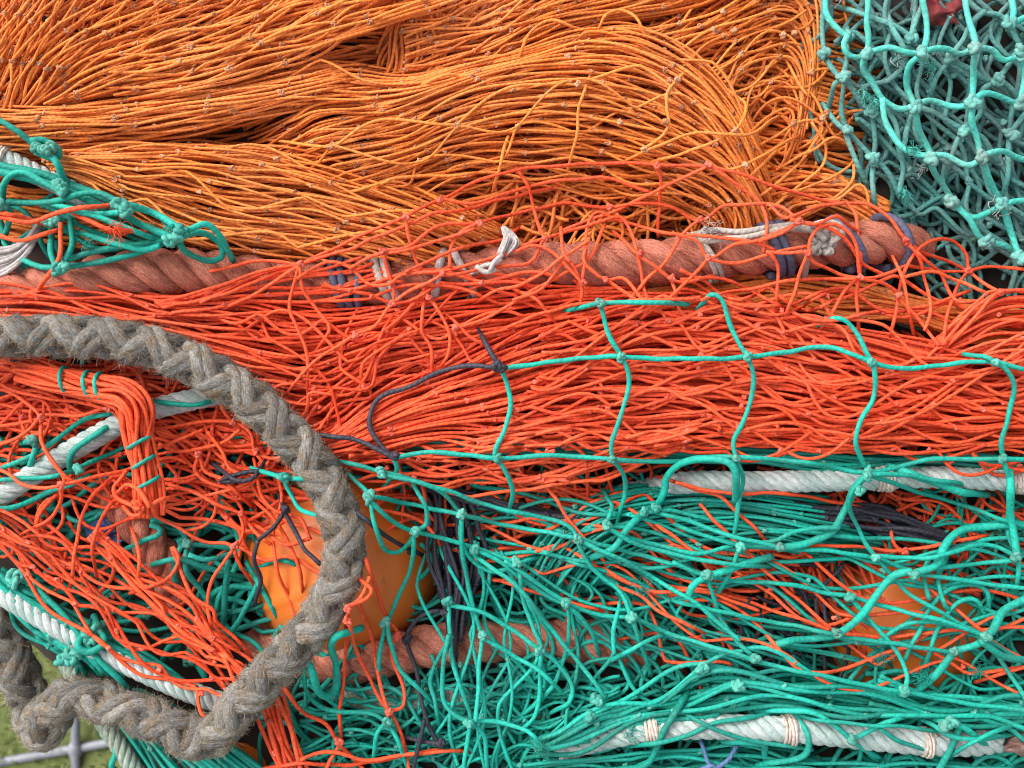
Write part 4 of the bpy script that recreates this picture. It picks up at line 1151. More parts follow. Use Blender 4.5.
def c_under(tm):
    fold(tm, [[(-60, 300), (100, 300), (300, 300), (500, 300), (700, 312), (900, 345), (1080, 350)], [(-60, 350), (100, 350), (300, 350), (500, 350), (700, 360), (900, 380), (1080, 385)], [(-40, 420), (200, 400), (400, 410), (600, 400), (800, 405), (1080, 415)], [(200, 450), (350, 450), (500, 450), (800, 440), (1080, 440)]],
     34, layers=2, th=18, mesh=80, h0=-26, bulge=0, seed=101, r=2.0, wander=8, bow=5, zig=1.0, kl=1)
    fold(tm, [[(560, 300), (600, 350), (650, 410), (690, 460)], [(640, 300), (690, 360), (730, 410), (770, 455)], [(760, 320), (800, 370), (840, 420), (870, 455)], [(860, 330), (890, 380), (930, 420), (960, 455)], [(940, 330), (990, 380), (1040, 430), (1070, 460)]], 30, layers=1, th=10, mesh=70, h0=-14, bulge=0, seed=102, r=2.0, wander=4, bow=3, tuck=30)
    fold(tm, [[(750, 500), (790, 540), (830, 600), (860, 660)], [(800, 495), (840, 540), (870, 580), (900, 640)], [(860, 495), (900, 530), (940, 560), (990, 590)], [(930, 490), (970, 520), (1010, 550), (1060, 570)]], 14, layers=2, th=12, mesh=46, h0=-36, bulge=0, seed=103, r=1.9, wander=7, bow=6)
    tangle(tm, (380, 462, 660, 520), 40, 190, 1.9, (-50, -20), ang=0.1, spread=0.5, seed=121)
    fold(tm, [[(470, 500), (560, 530), (650, 560), (760, 590)], [(520, 480), (620, 500), (720, 530), (820, 560)], [(480, 560), (560, 600), (640, 640), (720, 680)]], 11, layers=2, th=14, mesh=56, h0=-22, bulge=0, seed=127, r=1.9, wander=10, bow=8, zig=1.1)
    tangle(tm, (880, 478, 1070, 545), 40, 150, 1.8, (-54, -26), ang=0.3, spread=0.6, seed=131)
    tangle(tm, (720, 495, 860, 600), 30, 150, 1.8, (-48, -28), ang=0.9, spread=0.5, seed=104)


part('bottom_layer', CM, coral, c_under)


def c_left(tm):
    fold(tm, [[(-60, 298), (40, 292), (100, 291), (160, 297), (230, 298), (320, 298), (420, 298), (520, 288), (640, 288)], [(-60, 306), (60, 302), (150, 308), (230, 316), (320, 318), (420, 316), (520, 304), (620, 300)], [(-60, 316), (60, 314), (150, 322), (230, 336), (320, 342), (410, 340), (500, 326), (590, 310)],
              [(40, 330), (150, 335), (230, 356), (300, 366), (380, 362), (460, 345), (540, 325)], [(150, 345), (230, 378), (300, 392), (360, 385), (420, 368), (480, 348)], [(230, 400), (300, 425), (350, 420), (395, 402), (440, 380)]],
         24, layers=3, th=28, mesh=92, h0=14, bulge=4, seed=105, r=1.65, wander=6, bow=5.5, bowh=4, zig=1.3, tuck=12, skew=0.2)


part('gathered_fold', CM, coral, c_left)
CG = [[(300, 446), (340, 420), (372, 398), (420, 372), (480, 340), (540, 318), (600, 302), (660, 298), (720, 297), (780, 315), (850, 330), (930, 345), (1080, 362)],
      [(300, 450), (342, 430), (374, 412), (430, 390), (500, 365), (570, 345), (640, 332), (720, 332), (800, 342), (880, 355), (960, 370), (1080, 382)],
      [(300, 454), (344, 438), (376, 424), (440, 408), (510, 390), (590, 375), (660, 368), (740, 370), (820, 378), (900, 390), (1080, 405)],
      [(300, 458), (346, 448), (380, 436), (440, 425), (520, 412), (600, 403), (680, 400), (760, 404), (840, 410), (920, 418), (1080, 424)],
      [(300, 462), (350, 456), (390, 446), (450, 441), (530, 444), (620, 446), (700, 434), (780, 440), (860, 447), (950, 438), (1080, 444)]]
part('gathered_fold', CM, coral, lambda tm: fold(tm, CG, 31, layers=3, th=30, mesh=105, h0=18, bulge=16, seed=106, r=1.62, wander=2.8, bow=2.6, bowh=4, zig=1.3, tuck=16, kl=3, skew=0.12, ksize=1.6))


def c_front(tm):
    fold(tm, [[(540, 330), (640, 310), (740, 312), (840, 336), (940, 352), (1080, 366)], [(540, 370), (640, 350), (740, 345), (840, 365), (940, 380), (1080, 392)], [(520, 400), (640, 385), (740, 382), (840, 398), (940, 408), (1080, 418)], [(500, 430), (640, 420), (760, 420), (900, 432), (1080, 440)]],
         11, layers=2, th=6, mesh=72, h0=32, bulge=3, seed=107, r=1.75, wander=9, bow=8, zig=1.1)
    fold(tm, [[(350, 452), (420, 446), (520, 440), (620, 432), (700, 425)], [(350, 470), (430, 468), (520, 466), (620, 455), (690, 440)], [(360, 492), (430, 492), (520, 490), (600, 478), (660, 460)]], 6, layers=2, th=6, mesh=66, h0=16, bulge=2, seed=108, r=1.75, wander=7, bow=5, zig=1.0, on=1)
    fold(tm, [[(680, 268), (780, 276), (860, 282), (970, 288)], [(680, 288), (780, 296), (860, 304), (970, 312)], [(680, 306), (780, 314), (860, 324), (970, 334)]], 4, layers=1, mesh=64, h0=4, bulge=0, seed=128, r=1.75, wander=10, bow=8, bowh=4, zig=1.3, tuck=14, on=1)
    fold(tm, [[(925, 350), (950, 320), (975, 305), (1003, 291), (1060, 285)], [(930, 352), (960, 332), (985, 315), (1012, 306), (1070, 304)], [(940, 356), (970, 342), (1000, 330), (1070, 325)], [(950, 362), (1000, 352), (1070, 345)]], 9, layers=3, th=16, mesh=80, h0=16, bulge=4, seed=109, r=1.75, wander=4, bow=4, tuck=8)


def c_cross(tm):
    fold(tm, [[(210, 330), (300, 300), (400, 285), (500, 280), (600, 290)], [(220, 380), (310, 345), (400, 325), (500, 315), (600, 305)], [(280, 430), (340, 395), (410, 365), (480, 345), (560, 320)]], 5, layers=1, th=6, mesh=58, h0=28, bulge=4, seed=123, r=1.75, wander=14, bow=9, bowh=5, zig=1.3, tuck=26, skew=0.5)
    fold(tm, [[(240, 300), (280, 340), (300, 400), (320, 450)], [(320, 290), (340, 340), (345, 390), (350, 440)], [(400, 300), (400, 340), (390, 380)], [(470, 310), (450, 350), (430, 380)]], 4, layers=1, mesh=60, h0=26, bulge=0, seed=124, r=1.75, wander=10, bow=9, zig=1.0, tuck=26)
    fold(tm, [[(560, 420), (700, 424), (850, 430), (1080, 440)], [(420, 446), (600, 440), (800, 440), (1080, 448)], [(380, 476), (520, 472), (640, 454), (800, 450), (1080, 458)]], 5, layers=2, th=8, mesh=62, h0=22, bulge=2, seed=125, r=1.75, wander=10, bow=9, bowh=5, zig=1.2, tuck=20, skew=0.3)
    fold(tm, [[(600, 310), (700, 300), (820, 318), (1080, 340)], [(520, 400), (660, 380), (800, 370), (1080, 380)], [(480, 440), (660, 440), (850, 430), (1080, 430)]], 7, layers=1, mesh=66, h0=38, bulge=4, seed=126, r=1.75, wander=13, bow=9, bowh=5, zig=1.1, tuck=30, skew=0.7)


part('loose_strands', CM, coral, c_cross)
part('strands_in_green', CM, coral, lambda tm: fold(tm, [[(480, 486), (600, 506), (740, 540), (900, 560), (1080, 570)], [(480, 530), (600, 556), (740, 590), (900, 620), (1080, 640)], [(470, 580), (600, 620), (740, 650), (900, 680), (1080, 700)]], 6, layers=1, mesh=84, h0=-8, bulge=0, seed=97, r=1.8, wander=9, bow=8, bowh=4, zig=1.3, tuck=14, on=-4, skew=0.3))
part('loose_mesh', CM, coral, c_front)


def c_over(tm):
    fold(tm, [[(150, 300), (230, 284), (300, 266), (360, 256)], [(160, 306), (240, 296), (310, 284), (390, 272)], [(170, 312), (250, 306), (330, 298), (410, 288)]], 7, layers=1, th=5, mesh=70, h0=12, bulge=2, seed=119, r=1.75, wander=4, bow=4, tuck=10, on=1)
    fold(tm, [[(330, 276), (400, 270), (470, 268), (560, 280)], [(320, 290), (400, 286), (480, 284), (560, 292)], [(320, 300), (400, 300), (480, 298), (560, 300)]], 3, layers=1, th=4, mesh=64, h0=12, bulge=2, seed=120, r=1.75, wander=8, bow=7, tuck=10, on=1, zig=1.2)


part('loose_mesh', CM, coral, c_over)

C_TOP = [[(170, 306), (210, 297), (256, 276), (300, 264), (350, 240), (405, 217), (440, 199), (480, 180), (515, 171), (560, 165), (607, 163), (657, 165), (708, 166), (740, 174), (772, 186), (810, 196), (845, 203), (870, 205), (890, 219), (905, 240), (925, 252), (945, 260), (968, 271)],
         [(200, 303), (250, 284), (300, 265), (345, 250), (390, 232), (430, 215), (470, 208), (515, 196), (560, 186)], [(205, 272), (256, 262), (280, 261), (300, 265)], [(170, 300), (230, 282), (275, 268), (300, 265)], [(220, 310), (260, 290), (300, 266)],
         [(300, 266), (294, 285), (290, 310), (298, 332), (306, 352), (308, 386)], [(300, 268), (303, 290), (318, 312), (330, 328), (320, 345)], [(405, 217), (411, 244), (419, 264), (428, 273), (442, 275)], [(382, 252), (391, 282), (393, 298), (389, 306)], [(298, 280), (325, 262), (347, 266), (368, 284), (388, 285), (405, 273), (440, 272), (480, 261), (515, 250), (545, 238)],
         [(382, 252), (410, 245), (440, 226), (480, 222), (515, 214), (560, 204), (608, 208)], [(480, 222), (462, 231), (450, 250), (449, 268)], [(442, 275), (412, 290), (391, 305), (375, 325), (355, 336), (330, 350), (308, 368), (290, 388)], [(428, 296), (441, 315), (450, 335), (448, 354), (438, 369)], [(425, 300), (422, 330), (430, 346), (432, 372)],
         [(455, 328), (480, 320), (502, 310), (525, 296), (560, 275), (588, 258), (605, 225)], [(452, 320), (470, 336), (490, 348)], [(360, 384), (364, 362), (385, 348), (402, 336), (420, 330)], [(440, 200), (470, 203), (500, 195), (530, 186), (570, 180), (610, 178), (650, 192)], [(350, 268), (372, 256), (400, 252), (440, 240), (475, 228)],
         [(442, 275), (470, 272), (500, 266), (530, 262), (545, 240)], [(405, 272), (425, 262), (455, 250), (500, 240), (512, 232)], [(655, 165), (661, 178), (659, 195), (659, 226)], [(545, 238), (538, 222), (530, 192), (520, 175)], [(560, 232), (620, 208), (650, 194), (690, 174), (708, 166)], [(708, 166), (727, 178), (748, 192), (760, 202), (766, 225), (764, 252)],
         [(608, 208), (640, 203), (670, 208), (700, 220), (722, 206), (745, 205), (780, 206), (800, 222)], [(583, 282), (586, 240), (592, 216), (600, 212), (612, 218), (630, 224), (660, 232), (720, 237), (760, 245), (775, 250)], [(545, 238), (575, 230), (600, 222), (624, 219), (636, 250), (643, 280), (648, 302)], [(700, 220), (682, 234), (668, 258), (645, 283), (630, 300)],
         [(588, 238), (584, 258), (592, 270), (607, 279), (625, 279), (642, 300), (660, 308)], [(605, 279), (625, 292), (650, 304), (690, 300)], [(622, 240), (645, 260), (671, 278), (690, 282), (712, 276)], [(671, 278), (675, 295), (674, 306)], [(672, 232), (695, 240), (710, 258), (735, 245), (760, 240), (800, 222)], [(708, 259), (690, 278), (668, 300), (650, 312)],
         [(708, 259), (735, 263), (760, 256), (808, 246)], [(512, 300), (540, 290), (566, 262), (582, 285), (579, 306)], [(515, 252), (535, 245), (553, 252), (570, 270), (583, 286)], [(480, 300), (500, 290), (522, 284), (545, 270), (568, 254), (590, 240)], [(520, 292), (535, 300), (552, 318)], [(562, 228), (562, 250), (570, 262)],
         [(500, 330), (530, 318), (560, 308), (600, 302), (650, 300), (700, 298)], [(845, 203), (855, 215), (858, 235), (861, 255), (860, 275)], [(758, 242), (780, 234), (800, 222), (820, 226), (846, 240), (862, 262), (885, 276)], [(800, 222), (784, 207), (766, 204)], [(808, 252), (811, 238), (820, 228), (836, 225), (850, 233), (857, 248), (860, 275)],
         [(765, 253), (800, 252), (808, 254), (820, 266), (860, 278), (888, 274), (905, 265), (922, 268), (945, 272), (968, 271)], [(898, 296), (904, 272), (916, 250), (933, 240), (953, 241), (967, 254), (968, 271)], [(860, 278), (884, 285), (898, 296), (893, 325)], [(898, 296), (918, 318), (938, 346)], [(968, 271), (956, 290), (948, 315), (942, 345)],
         [(905, 240), (920, 262), (929, 295), (930, 312), (924, 330)], [(808, 254), (797, 282), (786, 316)], [(860, 278), (843, 294), (825, 322)], [(770, 250), (778, 268), (776, 305)], [(860, 278), (856, 300), (858, 322)], [(895, 262), (905, 290), (912, 325)], [(968, 271), (1000, 267), (1060, 273)], [(700, 300), (740, 290), (800, 280), (860, 278)],
         [(968, 271), (985, 283), (1000, 292)], [(942, 345), (960, 322), (980, 303), (1000, 292)], [(948, 345), (972, 320), (1000, 292), (1040, 290)], [(790, 218), (812, 224), (836, 216), (850, 226)], [(768, 204), (785, 218), (812, 208), (845, 203)], [(918, 252), (940, 275), (955, 300), (975, 300)], [(905, 278), (930, 272), (958, 280), (985, 292)]]
part('open_mesh', CM, coral, lambda tm: (lines(tm, C_TOP, r=1.75, off=0.5, seed=110, wob=0.7), knots_at(tm, [(300, 265), (405, 217), (382, 252), (442, 275), (480, 222), (355, 336), (428, 297), (455, 327), (545, 238), (608, 208), (708, 166), (700, 220), (605, 279), (671, 278), (583, 284), (709, 259), (800, 222), (905, 240), (860, 277), (898, 296), (968, 271), (1000, 292), (808, 253), (640, 252), (391, 304), (657, 166), (440, 200)], 2.2, size=1.55, copies=1)),
     'single layer of open coral meshes over the rope')

# the second coral net, gathered in the lower left corner
coral2 = thing('fishing_net', 120, 590, 10, 'coral red net with slack meshes inside and below the loop of grey rope', 'fishing net', 'heaped fishing nets')


def c2_under(tm):
    tangle(tm, (-20, 380, 300, 520), 60, 200, 1.9, (-40, -10), seed=111)
    fold(tm, [[(-60, 370), (60, 380), (180, 400), (320, 440)], [(-60, 420), (60, 430), (180, 450), (330, 490)], [(-60, 470), (60, 490), (180, 510), (300, 560)]], 12, layers=2, th=12, mesh=60, h0=-18, bulge=0, seed=112, r=1.95, wander=9, bow=8, zig=1.1)
    fold(tm, [[(-60, 480), (0, 500), (60, 525), (120, 555), (180, 590), (240, 650)], [(-60, 520), (10, 545), (60, 580), (120, 610), (180, 645), (230, 690)]], 7, layers=1, th=18, mesh=52, h0=-20, bulge=2, seed=113, r=1.8, wander=7, bow=6)


part('bottom_layer', CM, coral2, c2_under)


def c2_front(tm):
    fold(tm, [[(-60, 478), (-10, 505), (30, 530), (70, 556), (115, 584), (160, 606), (205, 636), (245, 668)], [(-60, 500), (-10, 526), (30, 556), (70, 590), (115, 620), (155, 642), (195, 664), (238, 684)], [(-60, 522), (-10, 548), (20, 572), (55, 606), (90, 642), (130, 668), (170, 686), (225, 700)]],
         8, layers=1, th=12, mesh=54, h0=14, bulge=4, seed=114, r=1.85, wander=7, bow=6.5, zig=1.2, on=0)
    fold(tm, [[(100, 525), (130, 556), (165, 590), (205, 626), (260, 680)], [(85, 540), (120, 576), (160, 606), (198, 640), (245, 690)]], 6, layers=1, th=9, mesh=70, h0=14, bulge=4, seed=115, r=1.85, wander=6, bow=5, zig=1.2, on=0)
    fold(tm, [[(252, 690), (258, 722), (268, 750), (282, 800)], [(266, 690), (276, 722), (284, 750), (300, 800)], [(282, 690), (292, 722), (300, 750), (316, 800)]], 5, layers=2, th=8, mesh=90, h0=0, bulge=4, seed=116, r=2.2, wander=3, bow=3.5, zig=0.7, on=0)


part('gathered_fold', CM, coral2, c2_front)

C_RING = [[(246, 470), (262, 500), (285, 520), (315, 530), (345, 545)], [(252, 520), (280, 500), (310, 500), (340, 512)], [(236, 546), (262, 560), (290, 556), (318, 572), (345, 580)], [(275, 470), (282, 500), (272, 540), (285, 590), (300, 625), (315, 640)], [(-20, 385), (5, 391), (25, 400), (40, 416), (42, 440), (50, 460), (62, 476), (64, 484), (60, 487)], [(42, 416), (80, 415), (108, 408), (125, 424), (150, 430), (190, 424), (215, 420), (235, 422), (250, 434), (256, 452), (268, 470)], [(-15, 448), (10, 442), (30, 430), (42, 416)],
          [(-15, 464), (5, 473), (20, 484), (40, 487), (60, 486)], [(44, 448), (60, 470), (85, 488), (112, 502), (125, 496)], [(138, 502), (165, 521), (200, 540), (230, 544), (238, 560), (248, 577)], [(72, 580), (77, 535), (88, 502), (108, 480), (122, 478), (132, 490)], [(150, 430), (186, 440), (198, 453), (194, 470), (212, 484), (240, 490), (258, 478), (275, 462)],
          [(158, 444), (180, 450), (220, 444), (240, 430)], [(135, 515), (190, 500), (230, 490), (256, 477), (270, 460)], [(170, 485), (200, 495), (225, 508), (240, 515), (256, 532), (270, 545)], [(240, 515), (243, 530), (236, 546)], [(132, 532), (140, 555), (138, 580)], [(60, 487), (90, 478), (128, 468), (160, 448), (205, 430)],
          [(0, 385), (20, 392), (60, 400), (108, 408)], [(108, 408), (92, 404), (82, 390)], [(198, 453), (205, 470), (225, 480), (245, 500)], [(240, 420), (262, 415), (280, 425), (300, 440)], [(256, 452), (275, 458), (300, 452)], [(236, 546), (225, 560), (212, 578), (208, 600), (212, 625)], [(258, 505), (275, 520), (290, 545), (300, 575), (304, 600)],
          [(262, 530), (285, 545), (310, 540)], [(256, 470), (262, 495), (275, 510), (300, 520), (312, 540)], [(60, 486), (62, 500), (50, 520), (30, 530)], [(112, 502), (100, 520), (92, 545), (95, 565)], [(208, 432), (222, 450), (230, 470), (250, 478)],
          [(20, 380), (35, 366), (60, 372), (85, 395)], [(140, 590), (165, 580), (180, 560), (172, 548), (190, 592), (213, 610), (218, 622), (245, 648)]]
C_LOW = [[(392, 512), (410, 515), (432, 530), (440, 548)], [(424, 490), (430, 515), (445, 530)], [(366, 560), (376, 585), (386, 616), (398, 635), (391, 642), (393, 660), (404, 688), (403, 706), (390, 712)], [(350, 606), (348, 622), (345, 660), (341, 700), (341, 738)], [(348, 622), (356, 650), (375, 688), (390, 712), (403, 742), (412, 790)], [(360, 602), (372, 642), (380, 682), (388, 710)], [(284, 690), (305, 712), (325, 724), (340, 745), (362, 768), (380, 790)], [(370, 576), (362, 596), (349, 608)],
         [(272, 768), (300, 764), (350, 764), (400, 757), (440, 750)], [(340, 745), (328, 768), (320, 790)], [(300, 760), (330, 752), (370, 760), (425, 752), (460, 752)], [(350, 606), (366, 600), (372, 590), (362, 580)], [(668, 480), (690, 488), (720, 496), (745, 520), (765, 540)], [(655, 522), (672, 535), (700, 560), (715, 576)], [(550, 492), (570, 520), (590, 545), (605, 565)], [(675, 482), (730, 494), (790, 494), (850, 505), (885, 520), (895, 545), (905, 552)],
         [(760, 546), (820, 546), (870, 548), (900, 550), (940, 545), (985, 535)], [(700, 506), (735, 540), (780, 585), (840, 635)], [(674, 586), (700, 590), (730, 597), (790, 615), (830, 630)], [(830, 634), (900, 636), (960, 630), (1040, 627)], [(925, 585), (950, 605), (985, 632)], [(615, 585), (640, 596), (660, 612), (700, 630)], [(605, 570), (650, 590), (700, 592), (760, 610)], [(500, 580), (560, 600), (600, 610)],
         [(985, 680), (1010, 670), (1040, 664)]]
part('slack_strands', CM, coral2, lambda tm: (lines(tm, C_RING, r=1.9, off=2, seed=117, wob=0.8, lo=-30), knots_at(tm, [(42, 416), (61, 486), (108, 408), (150, 430), (198, 453), (240, 515), (234, 545), (232, 422), (256, 452), (60, 486)], 2.3, size=1.55, copies=1)))

# ================================================================== BOUND HANK OF CORAL TWINE
hank = thing('twine_hank', 138, 430, 20, 'bent hank of coral twine bound with green twine inside the grey rope loop', 'twine hank')
HC = catmull(np.array([(20, 368, 6), (50, 376, 14), (80, 383, 20), (106, 388, 25), (126, 394, 29), (137, 408, 31), (138, 428, 28), (142, 452, 26), (147, 475, 24), (150, 495, 20), (152, 512, 12)], float), step=4)
tm = Tubes()
W = P(HC)[None]; T, A, B = frames(W)
rng = np.random.RandomState(21)
s = np.arange(len(HC)) * 4.0
wid = np.interp(s, [0, 60, 95, 125, 150, 180, s[-1]], [9, 10, 12, 14, 10.5, 9, 11])
ST = []
for k in range(34):
    a = k * 2.399
    q = math.sqrt((k + 0.5) / 34)
    rr = wid * q * (1 + 0.12 * np.sin(s / 19 + k * 2.1))
    aa = a + 0.45 * np.sin(s / 34 + k)
    ST.append(W[0] + (rr * np.cos(aa) / 1000)[:, None] * A[0] * 1.15 + (rr * np.sin(aa) / 1000)[:, None] * B[0] * 0.8)
tm.add(np.stack(ST), 2.0 / 1000, sides=7, tint=rng.uniform(0.3, 1, 34))
for k in range(9):
    a = rng.uniform(0, 3.14) + 3.3
    rr = wid * (1.05 + 0.25 * np.abs(np.sin(s / rng.uniform(24, 44) + k)))
    aa = a + 0.8 * np.sin(s / rng.uniform(26, 50) + k)
    tm.add((W[0] + (rr * np.cos(aa) / 1000)[:, None] * A[0] * 1.1 + (rr * np.sin(aa) / 1000)[:, None] * B[0] * 0.8)[None], 1.9 / 1000, sides=7, tint=rng.uniform(0.3, 1))
hput(HC, 13)
tm.build('strands', [M_CORAL], hank)
for at_, w_ in (((68, 380), 11), ((90, 385), 11.5), ((101, 387), 12), ((140, 443), 11), ((145, 462), 10), ((148, 483), 10)):
    tm = Tubes(); wraps(tm, HC, w_, at_, 1.25, 2.0, slant=0.35, tint=0.8); tm.build('green_binding', [M_GREEN], hank)
tm = Tubes()
knots_at(tm, [(130, 490), (126, 500), (136, 506), (124, 484), (140, 508), (118, 500)], 2.6, mat=0, size=2.2, lift=2)
lines(tm, [[(152, 505), (160, 500), (170, 498), (176, 500)], [(120, 480), (114, 488), (118, 498), (130, 504), (142, 512), (132, 516), (124, 508)], [(150, 508), (140, 490), (128, 484), (120, 490)]], r=2.2, off=1, seed=22)
tm.build('knotted_ends', [M_CORAL], hank)

# ================================================================== GREEN SCRAP AT THE EDGE OF THE ORANGE NET
scrap = thing('net_scrap', 100, 220, 10, 'knotted scrap of green net over short white rope below the orange folds', 'net scrap')


def s_fn(tm):
    tangle(tm, (0, 195, 190, 262), 9, 130, 2.8, (-24, -8), ang=0.3, spread=0.2, seed=131)
    lines(tm, [[4.2, (-20, 162), (10, 168), (40, 174), (70, 184), (100, 196), (122, 206)], [4, (-20, 170), (20, 176), (55, 186), (95, 204), (118, 220)], [(-20, 105), (0, 119), (15, 130), (28, 140), (38, 148)], [3.6, (30, 142), (42, 140), (56, 146), (59, 155), (50, 158), (36, 152)], [3.6, (46, 150), (58, 165), (62, 175)],
               [(3, 203), (4, 186), (12, 175), (24, 172), (40, 180), (60, 192)], [(3, 203), (50, 202), (90, 193), (108, 196), (122, 206)], [(3, 205), (11, 212), (8, 228), (4, 240), (14, 254), (38, 266), (57, 268)], [(57, 268), (90, 263), (130, 256), (155, 246), (175, 240)], [(57, 266), (85, 254), (120, 247), (152, 243), (172, 238)],
               [(50, 222), (80, 215), (122, 212)], [(50, 222), (75, 231), (108, 241), (140, 250), (160, 246)], [3.6, (120, 206), (134, 220), (155, 231), (177, 238)], [3.6, (122, 204), (150, 212), (172, 224), (186, 232)], [3.1, (175, 240), (200, 232), (220, 243), (222, 256), (206, 261), (186, 252), (178, 242)], [(52, 226), (50, 250), (56, 266)], [(70, 222), (72, 245), (66, 262)],
               [(182, 232), (205, 224), (222, 238), (228, 250)], [(-20, 200), (3, 203)], [(60, 206), (90, 214), (120, 226), (150, 236)]], r=3.0, off=2, seed=132, lo=-16)
    knots_at(tm, [(38, 148), (46, 150), (52, 146), (3, 203), (122, 206), (126, 210), (118, 204), (50, 222), (46, 220), (56, 222), (57, 268), (62, 268), (172, 238), (178, 236), (168, 240), (182, 232), (60, 186), (64, 190)], 3.4, size=1.55)


part('knotted_strands', GM, scrap, s_fn)
frays('frayed_fibres', [M_GREEN], scrap, [(187, 232), (172, 228), (84, 246)], n=26, length=8, r=0.35, seed=10)
part('coral_strands', [M_CORAL], scrap, lambda tm: (lines(tm, [[(-10, 212), (20, 216), (45, 224)], [(0, 218), (30, 222), (60, 212), (100, 206)], [(60, 236), (58, 260), (42, 284)], [(85, 218), (110, 230), (140, 232)], [(-10, 232), (20, 240), (50, 232)]], r=2.3, off=0, seed=133, lo=-14)))
frays('frayed_fibres', [M_CORAL], scrap, [(117, 228)], n=60, length=11, r=0.25, seed=12)

rg = thing('rag', 22, 248, 4, 'torn greyish white rag poking out below the green net scrap', 'rag')
tm = Tubes()
c = catmull(np.array([(-20, 262, -6), (0, 262, 4), (15, 256, 10), (28, 245, 10), (36, 232, 6), (40, 224, 0)], float), step=3)
for k in range(9):
    o_ = np.array([0, (k - 4) * 2.0, 2 * math.sin(k * 1.9)])
    cc = c + o_ * np.interp(np.arange(len(c)), [0, len(c) * 0.5, len(c)], [2.2, 1.2, 0.5])[:, None]
    tm.add(P(cc)[None], 2.2 / 1000, sides=6, tint=0.1 + 0.06 * k)
hput(c, 8)
tm.build('strips', [M_RAG], rg)

tuft = thing('rope_tuft', 507, 243, 26, 'small white frayed tuft tied on the faded red rope', 'tuft')
tm = Tubes()
rng = np.random.RandomState(31)
for k in range(22):
    a = rng.uniform(-1, 1)
    b = rng.uniform(0, 1)
    p = catmull(np.array([(500 + 3 * a, 258, 18), (505 + 7 * a, 250 + 3 * b, 27 + 6 * b), (511 + 8 * a, 240 + 4 * a, 30 + 6 * b), (508 + 6 * a, 233 + 3 * b, 30), (503 + 2 * a, 226 + 4 * b, 28)], float), step=2)
    tm.add(P(p)[None], np.linspace(1.9, 0.6, len(p))[None] / 1000, sides=6, tint=rng.uniform(0, 1))
tm.build('tuft_strands', [M_RAG], tuft)
tm = Tubes()
lines(tm, [[2.6, (474, 272), (484, 266), (494, 264), (502, 258)], [2.4, (476, 266), (486, 272), (496, 268)], [2.2, (490, 272), (494, 262), (502, 254)]], r=2.4, off=0, seed=32)
tm.build('tied_end', [M_RAG], tuft)

# ================================================================== GREY ROPE LOOP
grope = thing('mooring_rope', 230, 420, 40, 'thick grey frayed plaited rope lying in a loop over the nets', 'rope')
GR = [(-70, 352, 26), (-20, 341, 30), (20, 336, 32), (60, 336, 33), (110, 339, 34), (160, 350, 34), (210, 373, 34), (252, 400, 34), (290, 436, 36), (320, 474, 38), (338, 512, 40), (345, 548, 42), (338, 584, 42), (320, 616, 42), (296, 646, 40), (268, 676, 38), (240, 706, 34), (222, 728, 28), (208, 740, 22), (190, 736, 16), (165, 724, 12), (130, 711, 6), (98, 700, 0), (74, 695, -6), (58, 704, -14), (50, 720, -26), (44, 731, -40), (36, 722, -54), (30, 702, -52), (20, 676, -44), (8, 650, -38), (-10, 622, -34), (-50, 580, -30)]
GC = spine(GR, step=3)
tm = Tubes(); GMs, Grad = plaited_rope(tm, GC, 20.5, 92); tm.build('plaited_strands', [M_GREY], grope)
tm = Tubes(); fuzz(tm, GMs, Grad, 42000, length=5.5, r=0.2, seed=44); fuzz(tm, GMs, Grad, 12000, length=10, r=0.16, seed=45); tm.build('frayed_fibres', [M_GREY_FUZZ], grope)

# ================================================================== LATER STRANDS ON TOP
C_LEFT = [q for q in C_LOW if max(a[0] for a in q) < 470]
C_RIGHT = [q for q in C_LOW if max(a[0] for a in q) >= 470]
part('slack_strands', CM, coral2, lambda tm: (lines(tm, C_LEFT, r=2.0, off=1, seed=118, wob=0.8, lo=-20), knots_at(tm, [(398, 636), (390, 712), (340, 742), (348, 621), (348, 608)], 2.4, size=1.55)))
part('slack_strands', CM, coral, lambda tm: (lines(tm, C_RIGHT, r=1.9, off=1, seed=122, wob=0.8, lo=-20), knots_at(tm, [(715, 577), (905, 552)], 2.4, size=1.55)))

# dark twine
dark = thing('dark_net', 450, 560, 0, 'dark navy twine net in strands between the big float and the green net', 'fishing net', 'heaped fishing nets')


def d_fn(tm):
    fold(tm, [[(418, 478), (432, 520), (432, 570), (446, 612), (452, 650)], [(436, 478), (452, 520), (458, 570), (452, 612), (456, 660)], [(462, 490), (478, 520), (486, 560), (470, 600)]], 11, layers=2, th=14, mesh=80, h0=-12, bulge=4, seed=141, r=2.2, wander=4, bow=3, tuck=8)
    fold(tm, [[(420, 482), (480, 496), (540, 510), (600, 520)], [(430, 494), (490, 508), (560, 524)]], 5, layers=2, th=8, mesh=60, h0=-10, bulge=0, seed=142, r=2.4)

    lines(tm, [[(444, 612), (432, 612), (418, 618), (408, 632), (407, 642), (415, 668), (421, 700), (430, 728), (440, 744)], [(440, 744), (425, 742), (408, 738)], [(258, 540), (272, 528), (284, 512), (282, 504)], [(284, 512), (296, 532), (304, 548), (312, 556)], [(258, 540), (254, 560), (260, 580), (256, 600)], [(360, 515), (380, 532), (400, 545), (412, 550)],
               [(240, 480), (220, 482), (232, 476), (256, 472), (280, 474)], [(424, 720), (418, 750), (412, 780)], [(222, 470), (236, 480), (252, 478), (262, 466)]], r=2.3, off=1, seed=145)
    knots_at(tm, [(407, 638), (440, 744), (446, 614), (412, 551), (284, 511)], 2.6, size=1.55)


